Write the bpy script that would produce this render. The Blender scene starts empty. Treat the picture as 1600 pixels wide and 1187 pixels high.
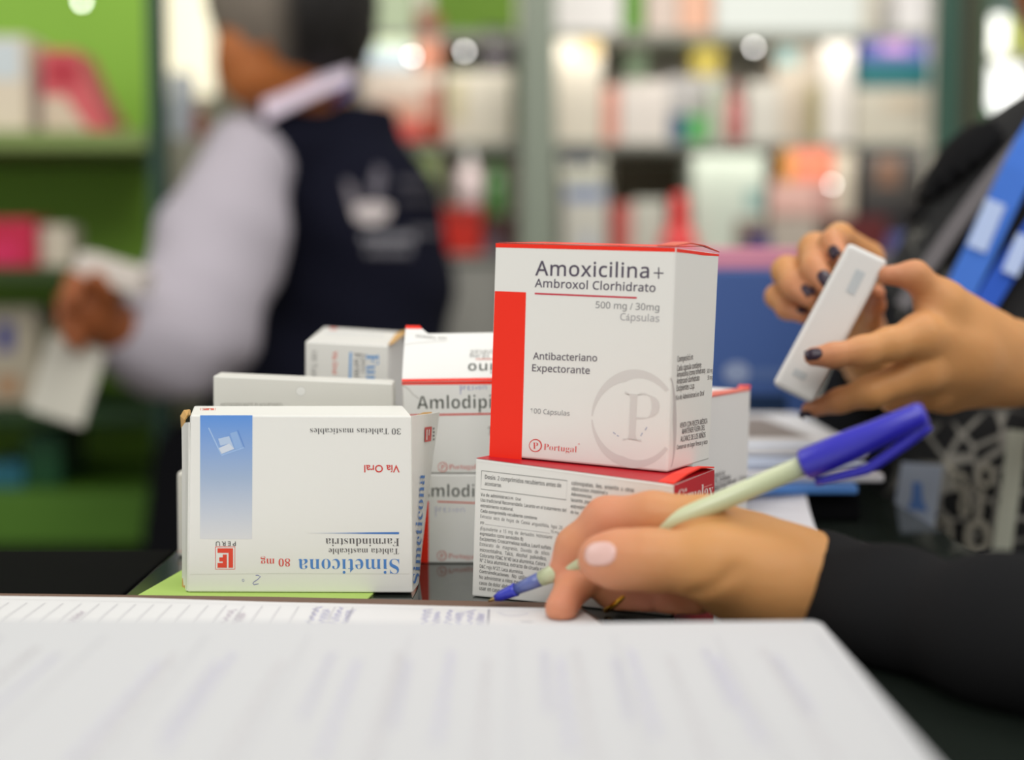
import bpy, bmesh, math, random
import numpy as np
from mathutils import Vector
from mathutils.bvhtree import BVHTree

random.seed(7)
SC = bpy.context.scene
COL = SC.collection

# ---------------------------------------------------------------- camera, world, lights, exposure
TOP = 1.05                      # height of the counter top above the floor
EYE = 0.14                      # camera height above the counter
F = 1600 * 50.0 / 36.0          # focal length in pixels of the 1600 px wide frame
TILT = math.atan((593.5 - 415.0) / F)
CAM = Vector((0.0, 0.0, TOP + EYE))

cam_data = bpy.data.cameras.new('camera')
cam_data.lens = 50.0
cam_data.sensor_width = 36.0
cam_data.clip_start = 0.02
cam_data.dof.use_dof = True
cam_data.dof.focus_distance = 0.613
cam_data.dof.aperture_fstop = 3.1
cam_data.dof.aperture_blades = 0
cam = bpy.data.objects.new('camera', cam_data)
COL.objects.link(cam)
cam.location = CAM
cam.rotation_euler = (math.pi / 2 - TILT, 0, 0)
SC.camera = cam

vs = SC.view_settings
vs.view_transform = 'Standard'
vs.look = 'None'
vs.gamma = 1.0
vs.use_curve_mapping = False
vs.exposure = 0.0

world = bpy.data.worlds.new('daylight')
SC.world = world
world.use_nodes = True
wb = world.node_tree.nodes['Background']
wb.inputs[0].default_value = (1.0, 0.995, 0.975, 1)
wb.inputs[1].default_value = 0.52

def area_light(name, loc, target, size, power, color=(1, 1, 1), size_y=None):
    l = bpy.data.lights.new(name, 'AREA')
    l.energy = power
    l.size = size
    l.color = color
    if size_y:
        l.shape = 'RECTANGLE'
        l.size_y = size_y
    o = bpy.data.objects.new(name, l)
    COL.objects.link(o)
    o.location = loc
    o.rotation_euler = (Vector(target) - Vector(loc)).to_track_quat('-Z', 'Y').to_euler()
    return o

area_light('ceiling_lamp_over_counter', (-0.30, 0.10, 2.75), (0.0, 0.65, 1.05), 1.0, 2.0, (1.0, 0.99, 0.97))
area_light('ceiling_lamp_by_entrance', (-0.12, -0.75, 2.45), (0.0, 0.62, 1.1), 0.9, 12.0, (1.0, 0.995, 0.975))  # unseen key light, added to brighten the carton fronts
area_light('ceiling_lamp_right', (1.15, -0.15, 2.35), (0.08, 0.68, 1.1), 0.9, 9.5, (1.0, 0.98, 0.95))  # fill added to brighten the right-facing carton sides
area_light('ceiling_lamp_over_cabinets', (0.45, 1.05, 2.6), (0.4, 2.5, 1.25), 1.0, 15, (1.0, 0.98, 0.94))  # fill added to lift the dark gaps of the cabinet
area_light('ceiling_lamp_over_shelving', (-1.45, 0.95, 1.95), (-0.8, 2.2, 1.1), 0.7, 6.5, (1.0, 0.98, 0.94))  # fill added low in front to brighten the lime panels

# ---------------------------------------------------------------- projection helpers
CT, ST = math.cos(TILT), math.sin(TILT)

def ray(px, py):
    u = (px - 800.0) / F
    v = (593.5 - py) / F
    return Vector((u, CT + v * ST, -ST + v * CT))

def P(px, py, d):
    r = ray(px, py)
    return CAM + r * (d / r.y)

def PZ(px, py, z=0.0):
    r = ray(px, py)
    return CAM + r * ((z - EYE) / r.z)

def RP(rpx, d):
    return rpx * d / F

class Face:
    """a flat printed face: origin, unit normal towards the reader"""
    def __init__(self, o, n):
        self.o = Vector(o)
        self.n = Vector(n).normalized()
    def at(self, p, eps=0.0):
        r = ray(p[0], p[1])
        t = (self.o - CAM).dot(self.n) / r.dot(self.n)
        return CAM + r * t + self.n * eps

# ---------------------------------------------------------------- colours and materials
def lin(c):
    out = []
    for v in c[:3]:
        v = v / 255.0
        out.append(v / 12.92 if v <= 0.04045 else ((v + 0.055) / 1.055) ** 2.4)
    return (out[0], out[1], out[2], 1.0)

MATS = {}

def mat(name, rough=0.5, spec=0.5, sss=0.0, metal=0.0, bump=0.0, bscale=400.0, coat=0.0, emit=0.0, weave=0.0, trans=0.0):
    if name in MATS:
        return MATS[name]
    m = bpy.data.materials.new(name)
    m.use_nodes = True
    nt = m.node_tree
    b = nt.nodes['Principled BSDF']
    a = nt.nodes.new('ShaderNodeAttribute')
    a.attribute_name = 'Col'
    nt.links.new(a.outputs['Color'], b.inputs['Base Color'])
    b.inputs['Roughness'].default_value = rough
    b.inputs['Specular IOR Level'].default_value = spec
    b.inputs['Metallic'].default_value = metal
    b.inputs['Coat Weight'].default_value = coat
    b.inputs['Transmission Weight'].default_value = trans
    if sss:
        b.inputs['Subsurface Weight'].default_value = sss
        b.inputs['Subsurface Radius'].default_value = (1.0, 0.35, 0.2)
        b.inputs['Subsurface Scale'].default_value = 0.004
    if emit:
        nt.links.new(a.outputs['Color'], b.inputs['Emission Color'])
        b.inputs['Emission Strength'].default_value = emit
    if bump:
        tc = nt.nodes.new('ShaderNodeTexCoord')
        nz = nt.nodes.new('ShaderNodeTexNoise')
        nz.inputs['Scale'].default_value = bscale
        nz.inputs['Detail'].default_value = 4
        bp = nt.nodes.new('ShaderNodeBump')
        bp.inputs['Strength'].default_value = bump
        bp.inputs['Distance'].default_value = 0.001
        nt.links.new(tc.outputs['Object'], nz.inputs['Vector'])
        nt.links.new(nz.outputs['Fac'], bp.inputs['Height'])
        nt.links.new(bp.outputs['Normal'], b.inputs['Normal'])
    MATS[name] = m
    return m

CARD = mat('coated_card', rough=0.42, spec=0.35, bump=0.05, bscale=350)
PAPER = mat('writing_paper', rough=0.75, spec=0.2, bump=0.05, bscale=300)
SKIN = mat('skin', rough=0.5, spec=0.35, sss=0.25, bump=0.25, bscale=260)
CLOTH = mat('woven_cloth', rough=0.9, spec=0.1, bump=0.3, bscale=700)
PLASTIC = mat('moulded_plastic', rough=0.3, spec=0.8)
NAIL = mat('fingernail', rough=0.3, spec=0.45)
METAL = mat('metal', rough=0.25, metal=1.0)
PAINT = mat('painted_board', rough=0.55, spec=0.3, bump=0.05, bscale=60)
GLOSS = mat('dark_counter_glass', rough=0.06, spec=0.55)
GLOSS.node_tree.nodes['Principled BSDF'].inputs['IOR'].default_value = 1.9
MATTE = mat('matte_black', rough=0.8, spec=0.05)
HAIR = mat('hair', rough=0.6, spec=0.3, bump=0.9, bscale=500)
LIT = mat('lit_opening', rough=0.6, emit=1.0)
GLOW = mat('led', rough=0.4, emit=13.0)  # emission of the small balls, most of them added glints

# ---------------------------------------------------------------- mesh helpers
def props(o, label=None, cat=None, group=None, kind=None):
    if label: o['label'] = label
    if cat: o['category'] = cat
    if group: o['group'] = group
    if kind: o['kind'] = kind
    return o

def empty(name, loc, label, cat, group=None):
    o = bpy.data.objects.new(name, None)
    o.empty_display_size = 0.02
    COL.objects.link(o)
    o.location = loc
    return props(o, label, cat, group)

def wloc(o):
    v = Vector((0, 0, 0))
    while o:
        v = v + Vector(o.location)
        o = o.parent
    return v

def link_mesh(name, me, parent, loc=None):
    """me holds world coordinates; origin goes to the parent (or to the base of the mesh)"""
    n = len(me.vertices)
    co = np.empty(n * 3, dtype=np.float32)
    me.vertices.foreach_get('co', co)
    co = co.reshape(-1, 3)
    if parent is not None:
        off = np.array(wloc(parent), dtype=np.float32)
    else:
        lo, hi = co.min(0), co.max(0)
        off = np.array([(lo[0] + hi[0]) / 2, (lo[1] + hi[1]) / 2, lo[2]], dtype=np.float32)
    co = co - off
    me.vertices.foreach_set('co', co.ravel())
    me.update()
    o = bpy.data.objects.new(name, me)
    COL.objects.link(o)
    if parent is not None:
        o.parent = parent
    else:
        o.location = Vector([float(x) for x in off])
    return o

class MB:
    """collects polygons with a colour per face (or per corner) and links them as one mesh"""
    def __init__(self):
        self.v, self.f, self.c, self.s = [], [], [], []
    def add(self, verts, faces, col, smooth=False):
        b = len(self.v)
        self.v += [tuple(p) for p in verts]
        for f in faces:
            self.f.append([i + b for i in f])
            if isinstance(col, list):
                self.c.append([col[i] for i in f])
            else:
                self.c.append([col] * len(f))
            self.s.append(smooth)
    def poly(self, pts, col):
        self.add(pts, [list(range(len(pts)))], col)
    def bmesh(self, bm, col, smooth=False):
        bm.verts.index_update()
        self.add([v.co.copy() for v in bm.verts], [[v.index for v in f.verts] for f in bm.faces], col, smooth)
        bm.free()
    def hexa(self, c8, col, bevel=0.0006, seg=2):
        """c8: front TL TR BR BL, back TL TR BR BL"""
        bm = bmesh.new()
        vs_ = [bm.verts.new(p) for p in c8]
        for q in ((0, 3, 2, 1), (4, 5, 6, 7), (0, 1, 5, 4), (3, 7, 6, 2), (1, 2, 6, 5), (0, 4, 7, 3)):
            bm.faces.new([vs_[i] for i in q])
        bmesh.ops.recalc_face_normals(bm, faces=bm.faces)
        if bevel:
            bmesh.ops.bevel(bm, geom=list(bm.edges), offset=bevel, segments=seg, affect='EDGES', profile=0.5, clamp_overlap=True)
        self.bmesh(bm, col)
    def box(self, x0, x1, y0, y1, z0, z1, col, bevel=0.0006, seg=2):
        self.hexa([(x0, y0, z1), (x1, y0, z1), (x1, y0, z0), (x0, y0, z0),
                   (x0, y1, z1), (x1, y1, z1), (x1, y1, z0), (x0, y1, z0)], col, bevel, seg)
    def tube(self, pts, rad, col, n=16, caps=True):
        """round tube through pts with a radius per point"""
        pts = [Vector(p) for p in pts]
        if not isinstance(rad, (list, tuple)): rad = [rad] * len(pts)
        rings = []
        up = Vector((0.13, 0.21, 0.97))
        for i, p in enumerate(pts):
            t = (pts[min(i + 1, len(pts) - 1)] - pts[max(i - 1, 0)])
            if t.length < 1e-9: t = Vector((0, 0, 1))
            t.normalize()
            a = t.cross(up)
            if a.length < 1e-4: a = t.cross(Vector((1, 0, 0)))
            a.normalize()
            b = t.cross(a).normalized()
            rings.append([p + (a * math.cos(q * 2 * math.pi / n) + b * math.sin(q * 2 * math.pi / n)) * rad[i] for q in range(n)])
        V = [v for r in rings for v in r]
        Fc = []
        for i in range(len(rings) - 1):
            for q in range(n):
                q2 = (q + 1) % n
                Fc.append([i * n + q, i * n + q2, (i + 1) * n + q2, (i + 1) * n + q])
        if caps:
            Fc.append(list(range(n))[::-1])
            Fc.append([(len(rings) - 1) * n + q for q in range(n)])
        self.add(V, Fc, col, True)
    def ribbon(self, pts, w, n, col, th=0.0):
        """flat strip along pts, lying across normal n"""
        pts = [Vector(p) for p in pts]
        n = Vector(n).normalized()
        L = []
        for i, p in enumerate(pts):
            t = (pts[min(i + 1, len(pts) - 1)] - pts[max(i - 1, 0)]).normalized()
            s = n.cross(t).normalized() * (w / 2 if not isinstance(w, list) else w[i] / 2)
            L += [p + s, p - s]
        self.add(L, [[2 * i, 2 * i + 1, 2 * i + 3, 2 * i + 2] for i in range(len(pts) - 1)], col)
    def build(self, name, m, parent=None):
        me = bpy.data.meshes.new(name)
        me.from_pydata(self.v, [], self.f)
        me.materials.append(m)
        at = me.color_attributes.new('Col', 'FLOAT_COLOR', 'CORNER')
        arr = np.array([x for fc in self.c for x in fc], dtype=np.float32)
        at.data.foreach_set('color', arr.ravel())
        me.polygons.foreach_set('use_smooth', np.array(self.s, dtype=bool))
        return link_mesh(name, me, parent)

# ---------------------------------------------------------------- lettering
def _map(s, A, a, d):
    o = ''
    for ch in s:
        if 'A' <= ch <= 'Z': o += chr(A + ord(ch) - 65)
        elif 'a' <= ch <= 'z': o += chr(a + ord(ch) - 97)
        elif '0' <= ch <= '9' and d: o += chr(d + ord(ch) - 48)
        else: o += ch
    return o

FONTS = {'serif': (0x1D400, 0x1D41A, 0x1D7CE), 'sans': (0x1D5A0, 0x1D5BA, 0x1D7E2),
         'bold': (0x1D5D4, 0x1D5EE, 0x1D7EC), 'hum': None, 'mono': (0x1D670, 0x1D68A, 0x1D7F6)}
_tc = {}

def text_mesh(s, font, off, space):
    if font == 'sans' and 'g' in s: off = 0.0
    key = (s, font, off, space)
    if key in _tc: return _tc[key]
    cu = bpy.data.curves.new('lettering', 'FONT')
    f = FONTS[font]
    cu.body = _map(s, *f) if f else s
    cu.size = 1.0
    cu.offset = off
    cu.resolution_u = 3
    cu.space_character = space
    ob = bpy.data.objects.new('lettering', cu)
    COL.objects.link(ob)
    dg = bpy.context.evaluated_depsgraph_get()
    me = ob.evaluated_get(dg).to_mesh()
    vv = [tuple(v.co) for v in me.vertices]
    ff = [list(p.vertices) for p in me.polygons]
    ob.evaluated_get(dg).to_mesh_clear()
    bpy.data.objects.remove(ob)
    bpy.data.curves.remove(cu)
    _tc[key] = (vv, ff)
    return _tc[key]

def text3(mb, s, a, b, n, col, font='sans', ar=1.0, off=0.0, space=1.0):
    """lettering whose baseline runs from a to b on a face with normal n"""
    vv, ff = text_mesh(s, font, off, space)
    if not vv: return
    x0 = min(v[0] for v in vv); x1 = max(v[0] for v in vv)
    xh = (b - a)
    sc = xh.length / (x1 - x0)
    xh = xh.normalized()
    up = n.cross(xh).normalized()
    mb.add([a + xh * ((v[0] - x0) * sc) + up * (v[1] * sc * ar) for v in vv], ff, col)

def text(mb, face, s, p0, p1, col, font='sans', ar=1.0, off=0.0, space=1.0, eps=0.00012):
    text3(mb, s, face.at(p0, eps), face.at(p1, eps), face.n, col, font, ar, off, space)

def fill(mb, face, pts, col, eps=0.00006):
    mb.poly([face.at(p, eps) for p in pts], col)

def line(mb, face, pts, wpx, col, eps=0.0001):
    """pen or printed line, wpx wide in the photograph's pixels"""
    q = [face.at(p, eps) for p in pts]
    d = (q[0] - CAM).length
    mb.ribbon(q, RP(wpx, d), face.n, col)

def arc(mb, face, cx, cy, rx, ry, a0, a1, w0, w1, w2, col, n=40, eps=0.00006, xmax=None):
    """crescent-like arc with a width that runs w0 -> w1 -> w2"""
    o, i_ = [], []
    for k in range(n + 1):
        t = k / n
        a = math.radians(a0 + (a1 - a0) * t)
        w = (w0 * (1 - 2 * t) + w1 * 2 * t) if t < 0.5 else (w1 * (2 - 2 * t) + w2 * (2 * t - 1))
        for L, s in ((o, 0), (i_, w)):
            x = cx + (rx - s) * math.cos(a)
            if xmax: x = min(x, xmax)
            L.append(face.at((x, cy - (ry - s) * math.sin(a)), eps))
    mb.add(o + i_, [[k, k + 1, n + 2 + k, n + 1 + k] for k in range(n)], col)

WHITE = lin((238, 237, 230))
OFFW = lin((241, 240, 236))
RED = lin((252, 46, 20))
DRED = lin((196, 30, 42))
BLUE = lin((70, 126, 200))
INK = lin((92, 84, 98))
GREY = lin((118, 116, 118))
LGREY = lin((160, 157, 157))
DARK = lin((66, 66, 66))
TAN = lin((206, 160, 92))
SRED = lin((214, 62, 54))
PEN = lin((88, 92, 178))

def portugal(mb, face, cx, cy, r, p0, p1, col, eps=0.0001):
    arc(mb, face, cx, cy, r, r, 0, 360, r * 0.2, r * 0.1, r * 0.2, col, 32, eps)
    text(mb, face, 'P', (cx - r * 0.38, cy + r * 0.52), (cx + r * 0.42, cy + r * 0.52), col, 'serif', 1.0, -0.012, eps=eps)
    text(mb, face, 'Portugal', p0, p1, col, 'serif', 1.0, -0.014, eps=eps)

def lf_logo(mb, face, M, col, colw):
    """letters L and F of two angular bars in a frame; M maps unit square coordinates to pixels"""
    fr = [(0, 0), (1, 0), (1, 1), (0, 1)]
    line(mb, face, [M(*p) for p in fr + [fr[0]]], 0.9, col)
    L = [(.107, .07), (.907, .07), (.907, .935), (.676, .935), (.676, .27), (.107, .27)]
    Fm = [(.107, .935), (.587, .935), (.587, .346), (.378, .346), (.378, .473), (.196, .473), (.196, .654), (.378, .654), (.378, .723), (.107, .723)]
    for s in (L, Fm):
        mb.poly([face.at(M(*p), 0.0001) for p in s], col)

# ---------------------------------------------------------------- signed-distance modelling of bodies and cloth
def smin(a, b, k):
    if k <= 0: return np.minimum(a, b)
    h = np.maximum(k - np.abs(a - b), 0.0) / k
    return np.minimum(a, b) - h * h * k * 0.25

def seg(p, a, b, ra, rb):
    a = np.array(a, dtype=np.float32); b = np.array(b, dtype=np.float32)
    ba = b - a
    pa = p - a
    h = np.clip((pa @ ba) / max(float(ba @ ba), 1e-12), 0, 1)
    return np.linalg.norm(pa - h[:, None] * ba, axis=1) - (ra + h * (rb - ra))

def chain(p, pts, k=0.004):
    d = None
    for i in range(len(pts) - 1):
        s = seg(p, pts[i][0], pts[i + 1][0], pts[i][1], pts[i + 1][1])
        d = s if d is None else smin(d, s, k)
    return d

def ell(p, c, r):
    q = (p - np.array(c, dtype=np.float32)) / np.array(r, dtype=np.float32)
    l = np.linalg.norm(q, axis=1)
    return (l - 1.0) * min(r)

def nets(f, lo, h):
    nx, ny, nz = f.shape
    ins = f < 0
    cs = (nx - 1, ny - 1, nz - 1)
    acc = np.zeros(cs + (3,), dtype=np.float32)
    cnt = np.zeros(cs, dtype=np.float32)
    def sl(c):
        return (slice(c[0], c[0] + cs[0]), slice(c[1], c[1] + cs[1]), slice(c[2], c[2] + cs[2]))
    corners = [(i, j, k) for i in (0, 1) for j in (0, 1) for k in (0, 1)]
    for a in corners:
        for ax in range(3):
            if a[ax] == 0:
                b = list(a); b[ax] = 1; b = tuple(b)
                fa, fb = f[sl(a)], f[sl(b)]
                cr = (ins[sl(a)] != ins[sl(b)])
                den = np.where(cr, fa - fb, 1.0)
                t = np.where(cr, fa / den, 0.0)
                cnt += cr
                for c in range(3):
                    acc[..., c] += cr * (a[c] + (t if c == ax else 0.0))
    act = cnt > 0
    idx = -np.ones(cs, dtype=np.int64)
    n = int(act.sum())
    idx[act] = np.arange(n)
    ijk = np.argwhere(act).astype(np.float32)
    v = np.array(lo, dtype=np.float32) + h * (ijk + acc[act] / cnt[act][:, None])
    quads = []
    for ax in range(3):
        o = [x for x in range(3) if x != ax]
        A = [slice(None)] * 3; B = [slice(None)] * 3
        A[ax] = slice(0, f.shape[ax] - 1); B[ax] = slice(1, f.shape[ax])
        for q in o:
            A[q] = slice(1, f.shape[q] - 1); B[q] = slice(1, f.shape[q] - 1)
        ia, ib = ins[tuple(A)], ins[tuple(B)]
        cr = np.argwhere(ia != ib)
        if len(cr) == 0: continue
        sgn = ia[tuple(cr.T)]
        base = cr.copy()
        base[:, o[0]] += 1; base[:, o[1]] += 1
        def cell(d0, d1):
            c = base.copy()
            c[:, o[0]] += d0; c[:, o[1]] += d1
            return idx[tuple(c.T)]
        q = np.stack([cell(-1, -1), cell(0, -1), cell(0, 0), cell(-1, 0)], axis=1)
        flip = sgn if ax != 1 else ~sgn
        q[~flip] = q[~flip][:, ::-1]
        quads.append(q)
    return v, np.concatenate(quads)

def sdf_object(name, fn, lo, hi, h, m, parent, colour):
    lo = np.array(lo, dtype=np.float32); hi = np.array(hi, dtype=np.float32)
    n = np.ceil((hi - lo) / h).astype(int) + 1
    ax = [lo[i] + h * np.arange(n[i], dtype=np.float32) for i in range(3)]
    out = np.empty(tuple(n), dtype=np.float32)
    Y, Z = np.meshgrid(ax[1], ax[2], indexing='ij')
    step = max(1, int(400000 / (n[1] * n[2])))
    for i in range(0, n[0], step):
        xs = ax[0][i:i + step]
        p = np.empty((len(xs), n[1], n[2], 3), dtype=np.float32)
        p[..., 0] = xs[:, None, None]; p[..., 1] = Y; p[..., 2] = Z
        out[i:i + step] = fn(p.reshape(-1, 3)).reshape(len(xs), n[1], n[2])
    out[0], out[-1], out[:, 0], out[:, -1], out[:, :, 0], out[:, :, -1] = [np.maximum(s, h * 0.5) for s in (out[0], out[-1], out[:, 0], out[:, -1], out[:, :, 0], out[:, :, -1])]
    v, q = nets(out, lo, h)
    me = bpy.data.meshes.new(name)
    me.from_pydata(v.tolist(), [], q.tolist())
    me.materials.append(m)
    at = me.color_attributes.new('Col', 'FLOAT_COLOR', 'POINT')
    c = colour(v) if callable(colour) else np.tile(np.array(colour, dtype=np.float32), (len(v), 1))
    at.data.foreach_set('color', c.astype(np.float32).ravel())
    me.polygons.foreach_set('use_smooth', np.ones(len(q), dtype=bool))
    return link_mesh(name, me, parent)

def bvh(o):
    me = o.data
    n = len(me.vertices); co = np.empty(n * 3, dtype=np.float32); me.vertices.foreach_get('co', co)
    co = co.reshape(-1, 3) + np.array(wloc(o), dtype=np.float32)
    return BVHTree.FromPolygons(co.tolist(), [list(p.vertices) for p in me.polygons])

def J(px, py, d, rpx):
    """a joint: point and radius, the radius as seen in the photograph"""
    return (np.array(P(px, py, d), dtype=np.float32), RP(rpx, d))

def nail(name, parent, tree, tip, prev, n, w, l, col, back=0.15):
    """a thin curved nail plate on a fingertip: tip and prev are joints, n points out of the nail"""
    a, b = Vector(tip[0].tolist()), Vector(prev[0].tolist())
    t = (a - b).normalized()
    n = (Vector(n) - t * Vector(n).dot(t)).normalized()
    s = t.cross(n).normalized()
    r = tip[1]
    c = a + t * r * back
    mb = MB()
    V, Fc = [], []
    N, M = 8, 8
    for i in range(N + 1):
        for j in range(M + 1):
            u = -1 + 2 * i / N; v = -1 + 2 * j / M
            k = math.sqrt(max(0.0, 1 - (abs(u) ** 3) * 0.35))
            ang = u * w / r * 1.0
            ku = math.sqrt(max(0.05, 1 - abs(v) ** 3 * 0.55))
            ang *= ku
            st = c + t * (v * l * k) + s * (math.sin(ang) * r) + n * (r * 3)
            h = tree.ray_cast(st, -n, r * 6)
            if h[0] is not None and (h[0] - (c + t * (v * l * k) + s * (math.sin(ang) * r))).dot(n) > r * 1.8: h = (None,)
            V.append((h[0] if h[0] is not None else c + t * (v * l * k) + s * (math.sin(ang) * r) + n * (math.cos(ang) * r)) + n * 0.0003)
    for i in range(N):
        for j in range(M):
            Fc.append([i * (M + 1) + j, (i + 1) * (M + 1) + j, (i + 1) * (M + 1) + j + 1, i * (M + 1) + j + 1])
    mb.add(V, Fc, col, True)
    o = mb.build(name, NAIL, parent)
    sm = o.modifiers.new('thickness', 'SOLIDIFY')
    sm.thickness = 0.0006
    return o


# ---------------------------------------------------------------- room and counter
def structure(name, x0, x1, y0, y1, z0, z1, col, m=PAINT):
    mb = MB()
    mb.box(x0, x1, y0, y1, z0, z1, col, 0.0)
    return props(mb.build(name, m), kind='structure')

structure('floor', -3.2, 3.0, -1.2, 3.6, -0.04, 0.0, lin((150, 142, 130)))
structure('wall_back', -3.2, 3.0, 3.2, 3.26, 0.0, 3.0, lin((186, 182, 170)))

ct = empty('display_counter', (-0.05, 0.6, 0.0), 'dark glass-topped pharmacy counter carrying the cartons and papers', 'counter')
mb = MB()
mb.box(-0.166, 0.228, 0.05, 1.32, TOP - 0.012, TOP, lin((34, 40, 35)), 0.0015)
mb.build('glass_top', GLOSS, ct)
mb = MB()
mb.box(-0.165, 0.19, 0.08, 1.28, 0.0, TOP - 0.013, lin((30, 31, 33)), 0.002)
mb.build('cabinet_body', MATTE, ct)

cs = empty('counter_section', (-0.56, 0.38, 0.0), 'matte black counter section to the left of the green card', 'counter')
mb = MB()
mb.box(-0.95, -0.168, 0.05, 0.70, TOP - 0.03, TOP - 0.001, lin((9, 9, 10)), 0.001)
mb.build('laminate_top', MATTE, cs)
mb = MB()
mb.box(-0.93, -0.17, 0.08, 0.68, 0.0, TOP - 0.031, lin((30, 31, 33)), 0.002)
mb.build('cabinet_body', MATTE, cs)
UP = Vector((0, 0, 1))
def slab(mb, pts, z0, z1, col):
    """flat sheet or block with outline pts (x, y), from z0 to z1 above the counter"""
    n = len(pts)
    a = [Vector((p[0], p[1], TOP + z0)) for p in pts]
    b = [Vector((p[0], p[1], TOP + z1)) for p in pts]
    mb.add(a + b, [list(range(n))[::-1], [n + i for i in range(n)]] + [[i, (i + 1) % n, n + (i + 1) % n, n + i] for i in range(n)], col)

# green card under the blue-striped carton
c0, c1, c2 = PZ(213, 934), PZ(571, 941), PZ(285, 893)
dv = (c2 - c0) * 1.35
mb = MB()
slab(mb, [c0[:2], c1[:2], (c1 + dv)[:2], (c0 + dv)[:2]], 0.0002, 0.0009, lin((182, 212, 112)))
props(mb.build('green_card', PAPER), 'light green card lying under the blue-striped white carton', 'card')

# open ledger: brown cover and ruled pages
lg = empty('ledger', (-0.05, 0.5, TOP), 'open ruled ledger with handwriting and a thin brown cover, below the top pad', 'ledger')
mb = MB()
pl, pm, pr = PZ(-60, 926, 0.0018), PZ(420, 932, 0.0018), PZ(900, 942, 0.0018)
slab(mb, [(-0.30, 0.30), (0.104, 0.30), (pr.x, pr.y), (pm.x, pm.y), (pl.x, pl.y), (-0.30, pl.y)], 0.0010, 0.0018, lin((122, 98, 84)))
mb.build('brown_cover', PAPER, lg)
mb = MB()
far = [PZ(x, y, 0.0032) for x, y in ((-60, 930), (200, 933), (420, 940), (600, 944), (760, 948), (905, 950))]
slab(mb, [(-0.295, 0.31), (0.100, 0.31)] + [(p.x, p.y) for p in far[::-1]] + [(-0.295, far[0].y)], 0.0018, 0.0032, lin((226, 225, 224)))
pf = Face((0, 0, TOP + 0.0032), UP)
for k in range(20):
    x = 14 + 28.3 * k
    t0, t1 = pf.at((x, 941 + x * 0.014), 0.0001), None
    mb.ribbon([t0, Vector((t0.x, 0.40, t0.z))], 0.00042, UP, lin((188, 186, 190)))
line(mb, pf, [(0, 936), (300, 942), (600, 950), (845, 956)], 0.7, lin((200, 198, 202)))
t0 = pf.at((764, 952), 0.0001)
mb.ribbon([t0, Vector((t0.x, 0.40, t0.z))], 0.0007, UP, lin((150, 148, 160)))
for px, y0, ln in ((497, 948, .03), (512, 952, .025), (533, 949, .028), (548, 953, .02), (668, 952, .03), (684, 956, .022), (703, 953, .03), (718, 957, .02), (736, 953, .03), (752, 958, .018), (130, 955, .02), (365, 952, .025), (380, 958, .02)):
    a = pf.at((px, y0), 0.0001)
    pts = [a + Vector((0.0016 * math.sin(i * 1.9 + px) + 0.0006 * math.cos(i * 4.1), -ln * i / 16, 0)) for i in range(17)]
    mb.ribbon(pts, 0.0006, UP, lin((146, 143, 196)) if px > 400 else lin((176, 160, 176)))
line(mb, pf, [(778, 957), (790, 961), (806, 962), (826, 958)], 1.1, lin((150, 150, 190)))
line(mb, pf, [(814, 970), (822, 971), (832, 971)], 2.0, lin((140, 138, 150)))
mb.build('ruled_page', PAPER, lg)

# pad of forms in front
mb = MB()
padf = 0.488
slab(mb, [(-0.36, 0.10), (0.1042, 0.10), (0.1072, padf - 0.004), (0.1050, padf), (0.02, padf - 0.0035), (-0.10, padf), (-0.36, padf + 0.003)], 0.0034, 0.0166, lin((211, 211, 212)))
zt = TOP + 0.0167
pt = Face((0, 0, zt), UP)
for k, px in enumerate((60, 90, 250, 275, 340, 365, 440, 520, 560, 625, 640, 705, 760, 850, 875, 900, 960, 985, 1045, 1100, 1120, 1190, 1210)):
    a = pt.at((px, 1010 + (k * 37) % 25), 0.0001)
    L = 0.05 + ((k * 53) % 40) / 600
    w = 0.0011 + 0.0005 * (k % 3)
    pts = [a + Vector((0.0013 * math.sin(i * 2.3 + k), -L * i / 20, 0)) for i in range(21)]
    mb.ribbon(pts, w * 0.7, UP, lin((206, 204, 218)) if k % 3 else lin((208, 203, 206)))
for k in range(9):
    x = -0.17 + k * 0.034
    mb.ribbon([Vector((x, padf - 0.02, zt + .0001)), Vector((x, 0.2, zt + .0001))], 0.0004, UP, lin((204, 203, 208)))
props(mb.build('paper_pad', PAPER), 'thick white pad of forms nearest the camera, faint violet writing', 'pad')

# loose sheet lying to the right of the cartons
q = []
for k in range(7):
    t = k / 6
    q.append([PZ(1120 + 6 * t, 812, .0008).lerp(P(1128, 772, .7725), t) + Vector((0, 0, -.003 * math.sin(math.pi * t))),
              PZ(1284, 846, .0008).lerp(P(1257, 764, .7725), t) + Vector((0, 0, -.003 * math.sin(math.pi * t)))])
mb = MB()
for k in range(6):
    mb.add(q[k] + q[k + 1], [[0, 1, 3, 2]], lin((228, 226, 230)))
    mb.add([p + Vector((0, .0006, -.0003)) for p in q[k] + q[k + 1]], [[0, 1, 3, 2]], lin((228, 226, 230)))
props(mb.build('loose_sheet', PAPER), 'loose white sheet leaning on the black binder beyond the writing wrist', 'paper')

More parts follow.
